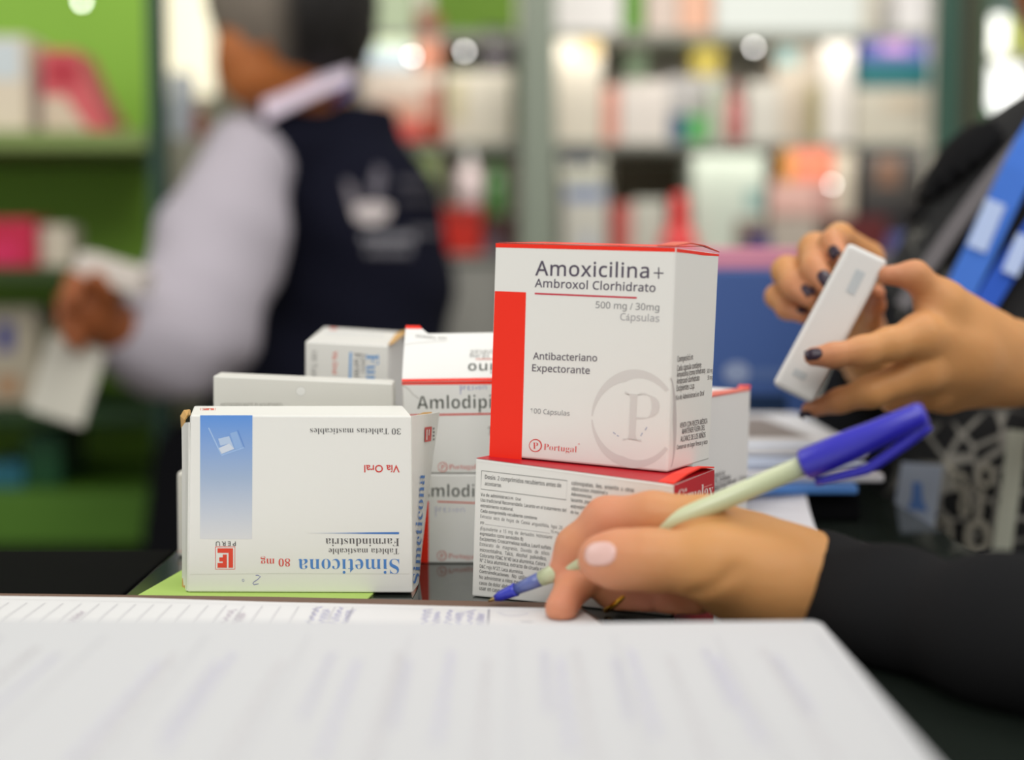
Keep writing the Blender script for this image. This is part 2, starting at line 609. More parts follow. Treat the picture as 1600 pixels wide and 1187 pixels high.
# black binder, blue folder and papers behind it
mb = MB()
mb.box(0.105, 0.192, 0.775, 0.95, TOP, TOP + 0.016, lin((16, 16, 18)), 0.002)
props(mb.build('black_binder', MATTE), 'black binder under the blue folder', 'binder')
mb = MB()
mb.box(0.10, 0.188, 0.765, 0.965, TOP + 0.0162, TOP + 0.0215, lin((84, 140, 216)), 0.0012)
props(mb.build('blue_folder', PLASTIC), 'light blue folder under the stack of papers', 'folder')
for k, (dx, dy, z, col, lab) in enumerate((
        (0.004, 0.0, 0.0218, (226, 224, 228), 'lowest white document on the light blue folder'),
        (-0.003, 0.012, 0.0268, (196, 206, 226), 'pale blue document in the middle of the paper stack'),
        (0.002, 0.03, 0.0318, (214, 212, 212), 'topmost white document of the stack, with a grey-brown printed patch'))):
    mb = MB()
    x0, x1, y0, y1 = 0.104 + dx, 0.2 + dx, 0.772 + dy, 0.97 + dy
    mb.box(x0, x1, y0, y1, TOP + z, TOP + z + 0.0046, lin(col), 0.0012)
    if k == 2:
        fz = Face((0, 0, TOP + z + 0.0046), UP)
        mb.poly([Vector((x, y, TOP + z + 0.0048)) for x, y in ((x0 + .03, y0 + .05), (x1 - .02, y0 + .05), (x1 - .03, y1 - .03), (x0 + .035, y1 - .03))], lin((134, 124, 118)))
        mb.poly([Vector((x, y, TOP + z + 0.0048)) for x, y in ((x0 + .004, y0 + .01), (x1 - .004, y0 + .01), (x1 - .004, y0 + .022), (x0 + .004, y0 + .022))], lin((176, 190, 214)))
    props(mb.build('document', PAPER), lab, 'paper', 'papers on the blue folder')

# ---------------------------------------------------------------- cartons on the counter
def corners(front, zb, dvec, zt_back=None):
    """front: pixel TL TR BR BL of a face that stands upright on zb; dvec: depth"""
    pass

def carton(name, c8, label, col=WHITE, bevel=0.0007):
    base = (c8[2] + c8[3] + c8[6] + c8[7]) / 4
    root = empty(name, base, label, 'carton')
    mb = MB()
    mb.hexa(c8, col, bevel)
    return root, mb

def upright(a, b):
    n = (b - a).cross(UP)
    return n.normalized()

def flap(name, parent, pts, th, col, m=CARD):
    """a thin cardboard flap from a grid of points (rows of equal length)"""
    mb = MB()
    R, C = len(pts), len(pts[0])
    V = [p for r in pts for p in r]
    mb.add(V, [[i * C + j, i * C + j + 1, (i + 1) * C + j + 1, (i + 1) * C + j] for i in range(R - 1) for j in range(C - 1)], col)
    o = mb.build(name, m, parent)
    sm = o.modifiers.new('board', 'SOLIDIFY')
    sm.thickness = th
    sm.offset = 0
    return o

# --- white carton with the blue fading stripe (lying upside down)
bl, br = PZ(292.5, 925, 0.0011), PZ(644.5, 926, 0.0011)
sf = Face(bl, upright(bl, br))
tl, tr = sf.at((297, 648.5)), sf.at((643, 649.5))
dep = 0.036
back = Vector((-0.006, dep, 0.0))
tlb = P(303, 634, tl.y + dep); trb = P(629.5, 633.5, tr.y + dep)
c8 = [tl, tr, br, bl, tlb, trb, br + Vector((-0.004, dep, 0)), bl + Vector((-0.001, dep, 0))]
root, mb = carton('tablet_carton', c8, 'white carton with fading blue stripe and upside-down printing, standing on the green card')
# blue stripe that fades out downwards
n = 30
V, Cc = [], []
top_c, mid_c, end_c = np.array(lin((98, 152, 226))), np.array(lin((166, 186, 214))), np.array(lin((226, 226, 226)))
for k in range(n + 1):
    t = k / n
    y = 648.5 + (842 - 648.5) * t
    V += [sf.at((312.8 - 0.2 * t, y), 0.00006), sf.at((394.5 - 0.5 * t, y), 0.00006)]
    cc = top_c * (1 - t / .5) + mid_c * (t / .5) if t < .5 else mid_c * (1 - (t - .5) / .5) + end_c * ((t - .5) / .5)
    Cc += [tuple(cc)] * 2
mb.add(V, [[2 * k, 2 * k + 1, 2 * k + 3, 2 * k + 2] for k in range(n)], Cc)
PB = lin((214, 222, 234)); PB2 = lin((150, 184, 230))
for pts, cc in (([(325, 668), (327, 668), (346.5, 709), (345, 710)], lin((170, 200, 238))),
                ([(345, 710), (346.5, 712), (382, 699.6), (381, 698)], lin((160, 192, 234))),
                ([(341.8, 699.8), (353, 695), (358, 692.5), (366, 700.9), (346, 709)], PB),
                ([(341, 685.2), (358, 681.2), (366, 700.9), (358, 692.5), (352, 694.4), (344.5, 696)], lin((186, 206, 232))),
                ([(359.4, 676.6), (370, 673.6), (378.9, 698), (368, 701.5)], lin((148, 182, 228))),
                ([(371, 672), (372, 671.6), (382.5, 698.6), (381.5, 699)], lin((92, 138, 208)))):
    fill(mb, sf, pts, cc, 0.0001)
text(mb, sf, '30 Tabletas masticables', (626.3, 669), (484.6, 669), lin((100, 98, 98)), 'serif', 1.0, -0.0105)
text(mb, sf, 'Vía Oral', (624.4, 726.4), (569, 726.4), SRED, 'hum', 1.0, 0.012)
nl = 20
V, Cc = [], []
for k in range(nl + 1):
    t = k / nl
    x = 623.6 + (480 - 623.6) * t
    w = 1.7 * (1 - t) + 0.3 * t
    V += [sf.at((x, 832.6 - w), 0.0001), sf.at((x, 832.6 + w), 0.0001)]
    tt = max(0, (t - .35) / .65)
    Cc += [tuple(np.array(lin((78, 128, 196))) * (1 - tt) + np.array(WHITE) * tt)] * 2
mb.add(V, [[2 * k, 2 * k + 1, 2 * k + 3, 2 * k + 2] for k in range(nl)], Cc)
text(mb, sf, 'Farmindustria', (624, 840.7), (508.7, 840.7), lin((98, 94, 94)), 'serif', 1.0, -0.0105)
text(mb, sf, 'Tableta masticable', (623.2, 856.5), (513.5, 856.5), lin((98, 94, 94)), 'serif', 1.0, -0.0105)
text(mb, sf, 'Simeticona', (623.6, 873), (466, 873), lin((84, 138, 206)), 'serif', 1.02, -0.0095)
text(mb, sf, '80 mg', (453.3, 872.3), (407.3, 872.3), lin((224, 84, 72)), 'serif', 1.0, -0.0095)
text(mb, sf, 'PERU', (368.4, 845.6), (337.2, 845.6), lin((80, 78, 78)), 'hum', 0.95, 0.006, 1.45)
lf_logo(mb, sf, lambda u, v: (336.7 + 30.3 * u, 853.9 + 35 * v), lin((232, 76, 52)), WHITE)
line(mb, sf, [(399.5, 898.6), (403, 898.2), (407, 900.6), (402.6, 905), (397, 908.6), (395, 911), (397, 913.2), (404, 911.6)], 0.9, PEN)
line(mb, sf, [(381.5, 905), (379, 904.6), (378.4, 907), (380, 908.6), (382, 906.4)], 0.6, PEN)
line(mb, sf, [(297, 897), (420, 895.6), (640, 896)], 0.5, lin((216, 216, 206)))
tp = Face(tl, (tr - tl).cross(tlb - tl))
text(mb, tp, 'Simeticona', (622, 636.6), (500, 637.5), lin((128, 148, 188)), 'serif', 1.0, -0.008)
text(mb, tp, '80 mg', (488, 637.5), (449, 638), lin((206, 120, 112)), 'serif', 1.0, -0.008)
lf_logo(mb, tp, lambda u, v: (313.5 + 23 * u, 637.6 + 3.4 * v), lin((226, 100, 84)), WHITE)
mb.build('body', CARD, root)
# bulging end flap on the right
rows = []
BK = [(687, 643.5, .640), (684, 668, .640), (677, 712, .639), (671, 760, .638), (665, 810, .637), (659, 860, .636), (654.5, 900, .635)]
for i, (bx, by, bd) in enumerate(BK):
    fy = 649.5 + (924 - 649.5) * i / (len(BK) - 1)
    a = sf.at((643.4 + 1.2 * i / 6, fy), 0.0)
    b = P(bx, by, bd)
    r = []
    for k in range(6):
        t = k / 5
        p = a.lerp(b, t)
        r.append(p + Vector((0.0012 * math.sin(math.pi * t), 0, 0)))
    rows.append(r)
mb = MB()
V = [p for r in rows for p in r]
Fq = [[i * 6 + k, i * 6 + k + 1, (i + 1) * 6 + k + 1, (i + 1) * 6 + k] for i in range(len(rows) - 1) for k in range(5)]
mb.add(V, Fq, WHITE)
mb.add([p + Vector((-.0004, .0006, 0)) for p in V], Fq, lin((222, 214, 196)))
nr = len(rows)
rim = [i * 6 for i in range(nr)] + [(nr - 1) * 6 + k for k in range(1, 6)] + [i * 6 + 5 for i in range(nr - 2, -1, -1)] + [k for k in range(4, 0, -1)]
NV = nr * 6
mb.f += [[rim[i], rim[(i + 1) % len(rim)], rim[(i + 1) % len(rim)] + NV, rim[i] + NV] for i in range(len(rim))]
mb.c += [[WHITE] * 4] * len(rim)
mb.s += [False] * len(rim)
a, b = P(654, 902, .6352), P(663.5, 742, .6352)
fn = Face(b, (P(671, 760, .638) - sf.at((644, 780))).cross(UP))
def onflap(px, py):
    """point on the bulging flap seen at a pixel, lifted slightly"""
    best = None
    r = ray(px, py)
    for i in range(len(rows) - 1):
        for k in range(5):
            for tri in ((rows[i][k], rows[i][k + 1], rows[i + 1][k]), (rows[i][k + 1], rows[i + 1][k + 1], rows[i + 1][k])):
                nn = (tri[1] - tri[0]).cross(tri[2] - tri[0])
                if abs(r.dot(nn)) < 1e-12: continue
                t = (tri[0] - CAM).dot(nn) / r.dot(nn)
                p = CAM + r * t
                w = [(tri[(j + 1) % 3] - tri[j]).cross(p - tri[j]).dot(nn) for j in range(3)]
                if all(x >= -1e-12 for x in w) or all(x <= 1e-12 for x in w):
                    return p - r * 0.0015
    return None
vv, ff = text_mesh('Simeticona', 'serif', -0.0105, 1.0)
x0 = min(v[0] for v in vv); x1 = max(v[0] for v in vv)
V = []
for v in vv:
    t = (v[0] - x0) / (x1 - x0)
    bx, by = 655.5 + (664.5 - 655.5) * t, 912 + (741 - 912) * t
    V.append(onflap(bx - v[1] * 14.5 - 0.5, by - v[1] * 1.0))
ok = set(i for i, p in enumerate(V) if p is not None)
mb.add([p if p is not None else Vector((0, 0, 0)) for p in V], [f for f in ff if all(i in ok for i in f)], BLUE)
def fp(pts, col):
    q = [onflap(*p) for p in pts]
    if all(q): mb.poly(q, col)
fp([(664.4, 667.5), (675, 666.2), (673.6, 689), (664, 690.2)], SRED)
fp([(666.6, 671), (668, 670.8), (667.6, 687), (666.2, 687.2)], WHITE)
fp([(670, 671), (671.4, 670.8), (670.8, 680), (669.6, 680.2)], WHITE)
for k in range(4):
    y = 668 + k * 5.6
    fp([(677.2, y), (679, y - .2), (678.8, y + 2.8), (677, y + 3)], lin((96, 92, 92)))
mb.build('end_flap', CARD, root)
# torn tan board at the corners
flap('torn_edge', root, [[P(647, 650, .612), P(660, 644.5, .628), P(673, 643.6, .636)], [P(648, 652, .612), P(662, 648, .628), P(675, 646, .636)]], 0.0006, TAN)['label'] = 'tan inside of the torn flap'
g = [[P(284.5, 668, .612), P(290, 660, .6065), tl + Vector((-.0004, 0, -.003))]]
for y in (720, 780, 840, 900):
    g.append([P(285.2, y, .612), P(290.5, y, .607), sf.at((296 - (y - 650) * .012, y), -0.0004)])
g.append([P(286, 920, .611), P(289.5, 922, .607), sf.at((292.6, 923), -0.0004)])
flap('side_flap', root, g, 0.0005, WHITE)
flap('torn_corner', root, [[P(297, 640, .620), P(288, 641, .619), P(282.5, 650, .617), P(284, 668, .616)],
                           [tl + Vector((0.0, -.0003, .0002)), P(293, 650, .612), P(289, 656, .611), P(288.5, 669, .611)]], 0.0006, TAN)['label'] = 'tan torn board at the upper corner'
flap('lower_tab', root, [[P(285.5, 903, .611), P(288.5, 903, .610), P(291, 908, .606)], [P(285, 926, .609), P(287, 926, .608), P(292, 926, .603)]], 0.0005, TAN)

# --- flat white carton with a hang hole, behind it
fy = 0.655
f2 = Face((0, fy, 0), (0, -1, 0))
tl, tr = f2.at((333, 587)), f2.at((613, 599))
tr2 = tr.copy()
bl = Vector((f2.at((331, 700)).x, fy, TOP + .0012)); br = Vector((f2.at((619, 700)).x, fy, TOP + .0012))
dv = Vector((0.0, 0.016, 0.0005))
root, mb = carton('hang_tab_carton', [tl, tr, br, bl, tl + dv, tr + dv, br + dv, bl + dv], 'flat white carton with a small round hang hole, behind the blue-striped carton', lin((226, 224, 216)))
text(mb, f2, 'ANTIAGREGANTE PLAQUETARIO', (344, 634.5), (441, 635), lin((176, 174, 166)), 'sans', 1.15, 0.012)
arc(mb, f2, 470, 611, 8.2, 7.6, 0, 360, 1.0, 1.0, 1.0, lin((212, 210, 202)), 28)
arc(mb, f2, 470, 611, 7.2, 6.6, 0, 360, 6.5, 6.5, 6.5, lin((238, 237, 232)), 28)
mb.build('body', CARD, root)

# --- small white carton peeking out on the left
fy = 0.676
f2 = Face((0, fy, 0), (0, -1, 0))
tl, bl = f2.at((275.5, 737)), f2.at((277, 874))
bl.z = TOP + .0001
dv = Vector((0, 0.026, 0)); wv = Vector((0.045, 0, 0))
root, mb = carton('small_carton', [tl, tl + wv, bl + wv, bl, tl + dv, tl + wv + dv, bl + wv + dv, bl + dv], 'small white carton peeking out behind the left edge of the blue-striped carton', lin((228, 224, 214)), 0.0018)
line(mb, f2, [(277.5, 861), (300, 861)], 0.8, lin((226, 140, 110)))
mb.build('body', CARD, root)

# --- carton with sideways blue print
fd = 0.700
f3 = Face((0, fd, 0), (0, -1, 0))
tl, tr = f3.at((477, 533)), f3.at((605.6, 540))
bl, br = f3.at((473.5, 640)), f3.at((605.6, 640))
bl.z = br.z = TOP + .0001
db = Vector((0.004, 0.066, 0))
tlb, trb = P(506, 510.5, .770), P(632.8, 518.6, .770)
root, mb = carton('sideways_print_carton', [tl, tr, br, bl, tlb, trb, br + db + Vector((.004, 0, 0)), bl + db + Vector((.004, 0, 0))], 'white carton with blue and red printing turned sideways, behind the flat white carton', lin((228, 226, 220)))
text(mb, f3, 'Furosemida', (572.5, 553), (572.5, 697), lin((92, 150, 206)), 'serif', 1.0, -0.004)
text(mb, f3, 'Tableta', (565, 552), (565, 582), lin((136, 134, 132)), 'serif', 1.0, -0.008)
text(mb, f3, 'Farmindustria', (553.5, 551), (553.5, 652), lin((120, 118, 116)), 'serif', 1.0, -0.008)
fill(mb, f3, [(546.3, 550), (549.6, 550), (548.6, 600), (545, 600)], lin((98, 160, 218)))
text(mb, f3, 'Vía Oral', (520, 548.4), (520, 584), lin((228, 128, 112)), 'hum', 1.0, 0.014)
text(mb, f3, '100 Tabletas', (487, 548), (487, 608), lin((158, 156, 152)), 'hum', 1.0, 0.0)
tp = Face(tl, (tr - tl).cross(tlb - tl))
text(mb, tp, 'Furosemida', (599, 523.5), (508, 519.5), lin((150, 166, 192)), 'serif', 1.0, -0.01)
fill(mb, tp, [(516, 512), (527, 512.6), (526, 515), (515, 514.4)], lin((222, 110, 96)))
mb.build('body', CARD, root)
flap('raised_flap', root, [[trb + Vector((-.001, -.006, .0006)), P(630, 517.5, .745), P(618, 521.5, .725), P(607, 538, .703)],
                           [trb + Vector((.006, -.004, .001)), P(636, 518.5, .745), P(630, 523.5, .727), P(612, 538, .705)]], 0.0006, TAN)['label'] = 'raised tan-edged flap'
mb = MB()
sd = Face(tr, (br - tr).cross(trb - tr) * -1)
fill(mb, sd, [(627.5, 552), (632, 552), (631.5, 569), (627, 569)], SRED, 0.0003)
mb.build('side_print', CARD, root)

# --- two cartons with red bands stacked behind
AM = lin((74, 78, 70))
fd = 0.662
f4 = Face((0, fd, 0), (0, -1, 0))
def wall_pt(px, z): 
    r = ray(px, 700); x = r.x / r.y * fd
    return Vector((x, fd, TOP + z))
h1 = 0.0425
XR = 0.046
bl, br = wall_pt(650, .0002), Vector((XR - .004, fd, TOP + .0002))
tl, tr = wall_pt(648, h1), Vector((XR - .004, fd, TOP + h1))
dv = Vector((0, .042, 0))
root, mb = carton('red_band_carton', [tl, tr, br, bl, tl + dv, tr + dv, br + dv, bl + dv], 'lower of the two stacked white cartons with red bands and dark lettering, on the glass', OFFW)
fill(mb, f4, [(649, 782.6), (670, 783), (669.6, 879.5), (649, 878)], RED)
text(mb, f4, 'Amlodipino', (655.5, 775.8), (797, 776.5), AM, 'bold', 1.08, -0.02)
line(mb, f4, [(683.5, 783.4), (800, 787.5)], 2.0, lin((224, 92, 60)))
def scrawl(mb, face, x0, y0, x1, y1, h, col, w=0.8, seed=1):
    strokes = [[(0, .55), (.02, -.35)], [(0, .5), (.06, .55), (.08, .3), (.01, .15)], [(.14, .1), (.14, .5)], [(.14, .38), (.2, .5)],
               [(.26, .3), (.34, .36), (.31, .52), (.26, .35), (.3, .08), (.37, .14)], [(.48, .48), (.42, .4), (.49, .22), (.42, .08)],
               [(.57, .4), (.57, .08)], [(.7, .42), (.63, .28), (.69, .08), (.76, .26), (.7, .42)], [(.82, .08), (.82, .42), (.92, .42), (.93, .06)]]
    for s in strokes:
        line(mb, face, [(x0 + (x1 - x0) * u, y0 + (y1 - y0) * u - h * v) for u, v in s], w, col)
scrawl(mb, f4, 680, 801, 729, 801, 17, lin((178, 180, 212)), 0.9)
portugal(mb, f4, 690.4, 867.8, 7.6, (700.5, 872), (743.5, 873), lin((214, 112, 92)))
mb.build('body', CARD, root)

z0 = h1 + .0004
bl, br = wall_pt(634, z0), Vector((XR, fd, TOP + z0))
tl, tr = f4.at((628, 597)), Vector((XR, fd, 0)); tr.z = tl.z
root, mb = carton('red_band_carton', [tl, tr, br, bl, tl + dv, tr + dv, br + dv, bl + dv], 'upper of the two stacked white cartons with red bands, its torn lid standing open', OFFW)
fill(mb, f4, [(628, 596.5), (830, 594), (830, 600), (628, 601)], RED)
text(mb, f4, 'Amlodipino', (652, 639), (803, 637.2), AM, 'bold', 1.08, -0.02)
line(mb, f4, [(640, 648.4), (830, 645.2)], 2.6, lin((222, 58, 44)))
scrawl(mb, f4, 719, 611, 763, 609, 15, PEN, 0.8)
text(mb, f4, '10 mg', (762, 679), (812, 679), lin((120, 120, 118)), 'serif', 1.0, -0.012)
portugal(mb, f4, 691.8, 729.4, 7.6, (701.6, 733), (744.5, 732.6), lin((214, 84, 62)))
line(mb, f4, [(628, 600.5), (640, 609), (645, 616), (651, 620), (655, 623)], 0.9, lin((168, 164, 156)))
mb.build('body', CARD, root)
an = math.radians(40)
f5 = Face(tl + Vector((0, -.0003, 0)), (0, -math.cos(an), math.sin(an)))
lid = [[f5.at((628, 597)), f5.at((720, 596)), f5.at((850, 594))],
       [f5.at((630, 560)), f5.at((720, 558)), f5.at((850, 557))],
       [f5.at((633, 522)), f5.at((668, 521.5)), f5.at((850, 518.5))]]
lo = flap('open_lid', root, lid, 0.0005, OFFW)
mb = MB()
mb.poly([f5.at(p, 0.0003) for p in ((633, 522), (634.2, 509.5), (656, 509.8), (663, 517), (669, 521.5))], OFFW)
fill(mb, f5, [(634, 514), (634.2, 509.3), (656, 509.6), (660, 514.3)], RED, 0.0005)
fill(mb, f5, [(628, 597), (830, 594), (830, 590), (628, 593)], RED, 0.0005)
text(mb, f5, 'Amlodipino', (882, 567), (731.6, 568.2), AM, 'bold', 1.0, -0.02, eps=0.0005)
text(mb, f5, '10 mg', (764.5, 553.6), (734.5, 554), lin((116, 116, 112)), 'sans', 1.0, 0.0, eps=0.0005)
text(mb, f5, 'tabletas', (786, 547), (735.5, 547.3), lin((166, 166, 162)), 'sans', 0.9, 0.0, eps=0.0005)
line(mb, f5, [(743.6, 561.8), (830, 561)], 1.4, lin((214, 96, 70)), 0.0005)
text(mb, f5, 'con Tabletas', (698, 527.5), (650, 523.6), lin((140, 138, 134)), 'sans', 1.0, 0.0, eps=0.0005)
line(mb, f5, [(628.5, 540), (650, 536), (700, 533)], 0.6, lin((204, 202, 196)), 0.0005)
mb.build('lid_print', CARD, lo)

# --- red and white carton underneath (turned)
zt = 0.058
bl = PZ(737, 931, .0002)
tr = P(1053, 757, .560)
br = Vector((tr.x - .0008, tr.y, TOP + .0002))
f6 = Face(bl, upright(bl, br))
tl = f6.at((743, 715.5))
trb = P(1116, 733, .5964)
sv = trb - tr
c8 = [tl, tr, br, bl, tl + sv, trb, br + sv, bl + sv]
root, mb = carton('laxative_carton', c8, 'white carton with small dark print and red top and end, under the tall red-striped carton', WHITE)
T = lin((104, 102, 100)); TB = lin((72, 70, 70))
line(mb, f6, [(752.5, 735), (886.4, 750.7), (884.8, 780.7), (751.5, 763.7), (752.5, 735)], 0.8, lin((110, 108, 106)))
L6 = [('bold', 'Dosis:', 757.8, 747.7, 775.2, 749.7), ('sans', '2 comprimidos recubiertos antes de', 777.6, 750, 876.9, 761.3),
      ('sans', 'acostarse.', 757.6, 757.6, 783.9, 760.9), ('bold', 'Vía de administración:', 751.2, 774.6, 802.5, 780.6), ('sans', 'Oral', 805.4, 781, 813.6, 782),
      ('sans', 'Uso tradicional Recomendado. Laxante en el tratamiento del', 751, 783, 884.8, 799.6), ('sans', 'estreñimiento ocasional.', 751, 791.6, 802, 798),
      ('bold', 'Cada comprimido recubierto contiene:', 751, 800, 839.7, 811.8), ('sans', 'Extracto  seco  de  hojas  de  Cassia  angustifolia,  ligia  20', 750.7, 808.6, 878.5, 826.7),
      ('sans', 'p/p', 750.7, 817.4, 756.4, 818.1), ('sans', '75 mg', 860.4, 832.2, 873, 833.8),
      ('sans', '(Equivalente  a  15  mg  de  derivados  hidroxiantr', 750.4, 827.4, 863.6, 841.8), ('sans', 'expresados como senósidos B)', 749.9, 835.4, 817.4, 844.4),
      ('sans', 'Excipientes: Croscarmelosa sódica, Lauril sulfato', 749.9, 843.6, 861, 858.3), ('sans', 'Estearato   de   magnesio,   Dióxido   de   silicio', 749.7, 851.9, 858.3, 867.3),
      ('sans', 'microcristalina,   Talco,   Alcohol   polivinílico,', 749.9, 860.9, 854, 875.3), ('sans', 'Colorante FD&C N°40 laca alumínica, Colora', 749.9, 869.4, 851.9, 883.8),
      ('sans', 'N° 2 laca alumínica, extracto de ciruela nat', 749.9, 877.4, 851.4, 892.3), ('sans', 'D&C rojo N°27, Laca alumínica.', 749.6, 886.4, 817.7, 896.5),
      ('bold', 'Contraindicaciones:', 749.3, 894.4, 795.6, 901.4), ('sans', 'No  utilizar  dur', 800, 902.1, 839.7, 908.2), ('sans', 'No administrar a niños menores', 749, 903.4, 823.2, 913.5),
      ('sans', 'casos de dolor abdominal', 749, 912.5, 808.3, 920.4), ('sans', 'usar en caso de cons', 749, 921, 802, 928),
      ('sans', 'colonopatías,  íleo,  enteritis  u  otras', 893, 757, 990.6, 768.5), ('sans', 'obstrucción intestinal y', 892.8, 765.6, 949.4, 772.6), ('bold', 'Advertencias:', 892.4, 774, 925, 778.4),
      ('sans', 'laxante, por', 892.2, 782.9, 922, 786.8), ('sans', 'estreñim', 891.8, 792.8, 914, 795.8), ('sans', 'de los', 891.4, 801.6, 904, 803.4)]
for fo, s, a, b, c, d in L6:
    text(mb, f6, s, (a, b), (c, d), TB if fo == 'bold' else T, fo, 1.42 if len(s) > 12 else 1.3, 0.010 if fo == 'sans' else -0.012)
line(mb, f6, [(757.8, 818.6), (859, 833)], 0.6, lin((170, 168, 166)))
PI6 = Face(tl, (tr - tl).cross(trb - tl))
if PI6.n.z < 0: PI6.n = -PI6.n
tp = PI6
fill(mb, tp, [(743.4, 715.6), (1053, 756.8), (1115.6, 733.1), (830, 698)], DRED)
f7 = Face(tr, upright(tr, trb))
fill(mb, f7, [(1053.2, 758), (1116, 733.6), (1115.4, 905), (1052.6, 985)], DRED)
text(mb, f7, 'Ciruelax', (1058, 792), (1113.6, 777.5), lin((240, 226, 220)), 'serif', 0.98, -0.002)
line(mb, f7, [(1099, 761.2), (1112, 756.6)], 1.8, lin((226, 130, 126)))
line(mb, f6, [(744, 719.5), (900, 740), (1052.5, 760.5)], 1.0, lin((244, 243, 238)))
mb.build('body', CARD, root)
a, b = tr, trb
flap('tuck_flap', root, [[tr + UP * .0004 - sv.normalized() * .0002, tr.lerp(trb, .33) + UP * .0022, tr.lerp(trb, .66) + UP * .0028, trb + UP * .0008],
                         [tr + UP * .0004 + Vector((-.006, .004, 0)), tr.lerp(trb, .33) + UP * .0016 + Vector((-.006, .004, 0)), tr.lerp(trb, .66) + UP * .0018 + Vector((-.006, .004, 0)), trb + UP * .0006 + Vector((-.006, .004, 0))]], 0.0006, RED)

# --- tall carton with the red side stripe on top of it
bl, br = PI6.at((763.5, 713), .0006), PI6.at((1043, 740), .0006)
n = upright(bl, br)
tld = bl.y
tl = P(773.5, 379, bl.y + .0004)
n = (br - bl).cross(tl - bl); n = n if n.y < 0 else -n
f8 = Face(bl, n)
tr = f8.at((1055.5, 386.5))
brb = PI6.at((1108.5, 720), .0006)
f9 = Face(br, (brb - br).cross(tr - br))
if f9.n.dot(Vector((1, -.5, 0))) < 0: f9.n = -f9.n
trb = f9.at((1124, 396))
sv = brb - br
c8 = [tl, tr, br, bl, tl + (trb - tr), trb, brb, bl + sv]
root, mb = carton('capsule_carton', c8, 'tall white carton with red side stripe and big grey ring emblem, atop the front stack', WHITE, 0.0009)
fill(mb, f8, [(774.5, 379.8), (1055, 387.3), (1055, 393.6), (774.5, 386.4)], RED)
fill(mb, f8, [(773.2, 454.5), (822, 456.5), (815, 720.2), (764.4, 714)], RED)
text(mb, f8, 'Amoxicilina', (836.2, 429.8), (1014, 434.2), INK, 'sans', 0.98, 0.010, 1.06)
for pts in ([(1021.5, 426.2), (1037, 426.8)], [(1029.3, 417.6), (1029.1, 435.4)]):
    line(mb, f8, pts, 1.9, INK)
text(mb, f8, 'Ambroxol Clorhidrato', (835.5, 448.2), (1024, 456), INK, 'sans', 0.98, 0.012, 1.03)
line(mb, f8, [(835.5, 458.4), (995, 465.2)], 2.5, lin((206, 36, 62)))
text(mb, f8, '500 mg / 30mg', (930.6, 481), (1030, 485.4), lin((132, 130, 132)), 'sans', 1.0, 0.006)
text(mb, f8, 'Cápsulas', (969, 500), (1030, 502.8), lin((176, 174, 174)), 'sans', 1.0, 0.006)
text(mb, f8, 'Antibacteriano', (832.8, 561), (933, 564.4), lin((106, 98, 106)), 'sans', 1.0, 0.012)
text(mb, f8, 'Expectorante', (831.4, 579.6), (921.5, 584), lin((106, 98, 106)), 'sans', 1.0, 0.012)
text(mb, f8, '100 Cápsulas', (828.5, 645), (890, 649.4), lin((156, 154, 154)), 'sans', 1.0, 0.008)
portugal(mb, f8, 836.8, 695.8, 10.2, (849.4, 702.4), (901, 706.6), lin((220, 62, 58)))
arc(mb, f8, 904.5, 693.5, 1.3, 1.3, 0, 360, .5, .5, .5, lin((220, 62, 58)), 10)
RG = lin((220, 216, 210))
arc(mb, f8, 991, 654, 67, 77, 177, 36, 2.0, 17, 6, RG, 44, xmax=1047)
arc(mb, f8, 991, 654, 67, 77, 181, 322, 2.0, 15, 6, RG, 44, xmax=1045)
arc(mb, f9, 1046, 660, 11, 72, 82, -78, 1.5, 6, 1.5, lin((204, 198, 194)), 30)
text(mb, f8, 'P', (973, 688), (1028, 691.5), RG, 'serif', 1.08, -0.03)
for pts in ([(958, 675), (962, 678)], [(964, 680), (967, 681.5)], [(1001, 681), (1004, 676)], [(1008, 672), (1011, 667)]):
    line(mb, f8, pts, 1.2, lin((150, 158, 186)))
T9 = lin((104, 98, 98))
for s, a, b, c, d, fo in (('Composición:', 1058, 565.4, 1083, 561.4, 'bold'), ('Cada cápsula contiene:', 1057.5, 579.6, 1095.7, 573.6, 'sans'), ('Amoxicilina (como trihidrato)', 1057.2, 589.2, 1101.6, 582, 'sans'), ('500 mg', 1104, 583, 1113, 581.4, 'sans'),
                          ('Ambroxol clorhidrato', 1057, 599.8, 1092.7, 594, 'sans'), ('30 mg', 1105, 593.2, 1112.6, 592, 'sans'), ('Excipientes c.s.p.', 1056.7, 610.8, 1085, 606.2, 'sans'), ('Vía de Administración: Oral', 1055.4, 625.2, 1099.6, 617.6, 'bold'),
                          ('VENTA CON RECETA MÉDICA', 1062, 668.4, 1105, 660.8, 'sans'), ('MANTENER FUERA DEL', 1065.4, 677.8, 1101, 671.2, 'sans'), ('ALCANCE DE LOS NIÑOS', 1063, 690, 1102, 682.6, 'sans'), ('Conservar en lugar fresco y seco', 1057, 702.2, 1105, 692.8, 'bold')):
    text(mb, f9, s, (a, b), (c, d), T9, fo, 1.5, 0.012 if fo == 'sans' else -0.012)
fill(mb, f9, [(1057, 388), (1123.4, 397.3), (1123.2, 400.2), (1100, 399), (1075, 395.5), (1057, 393.8)], RED)
mb.build('body', CARD, root)
flap('tuck_flap', root, [[tr + UP * .0006, tr.lerp(trb, .33) + UP * .0026, tr.lerp(trb, .66) + UP * .0024, trb + UP * .0006],
                         [tl.lerp(tr, .9) + UP * .0005, tl.lerp(tr, .9) + sv * .33 + UP * .0018, tl.lerp(tr, .9) + sv * .66 + UP * .0018, tl.lerp(tr, .9) + sv + UP * .0005]], 0.0005, lin((226, 92, 70)))
mb = MB()
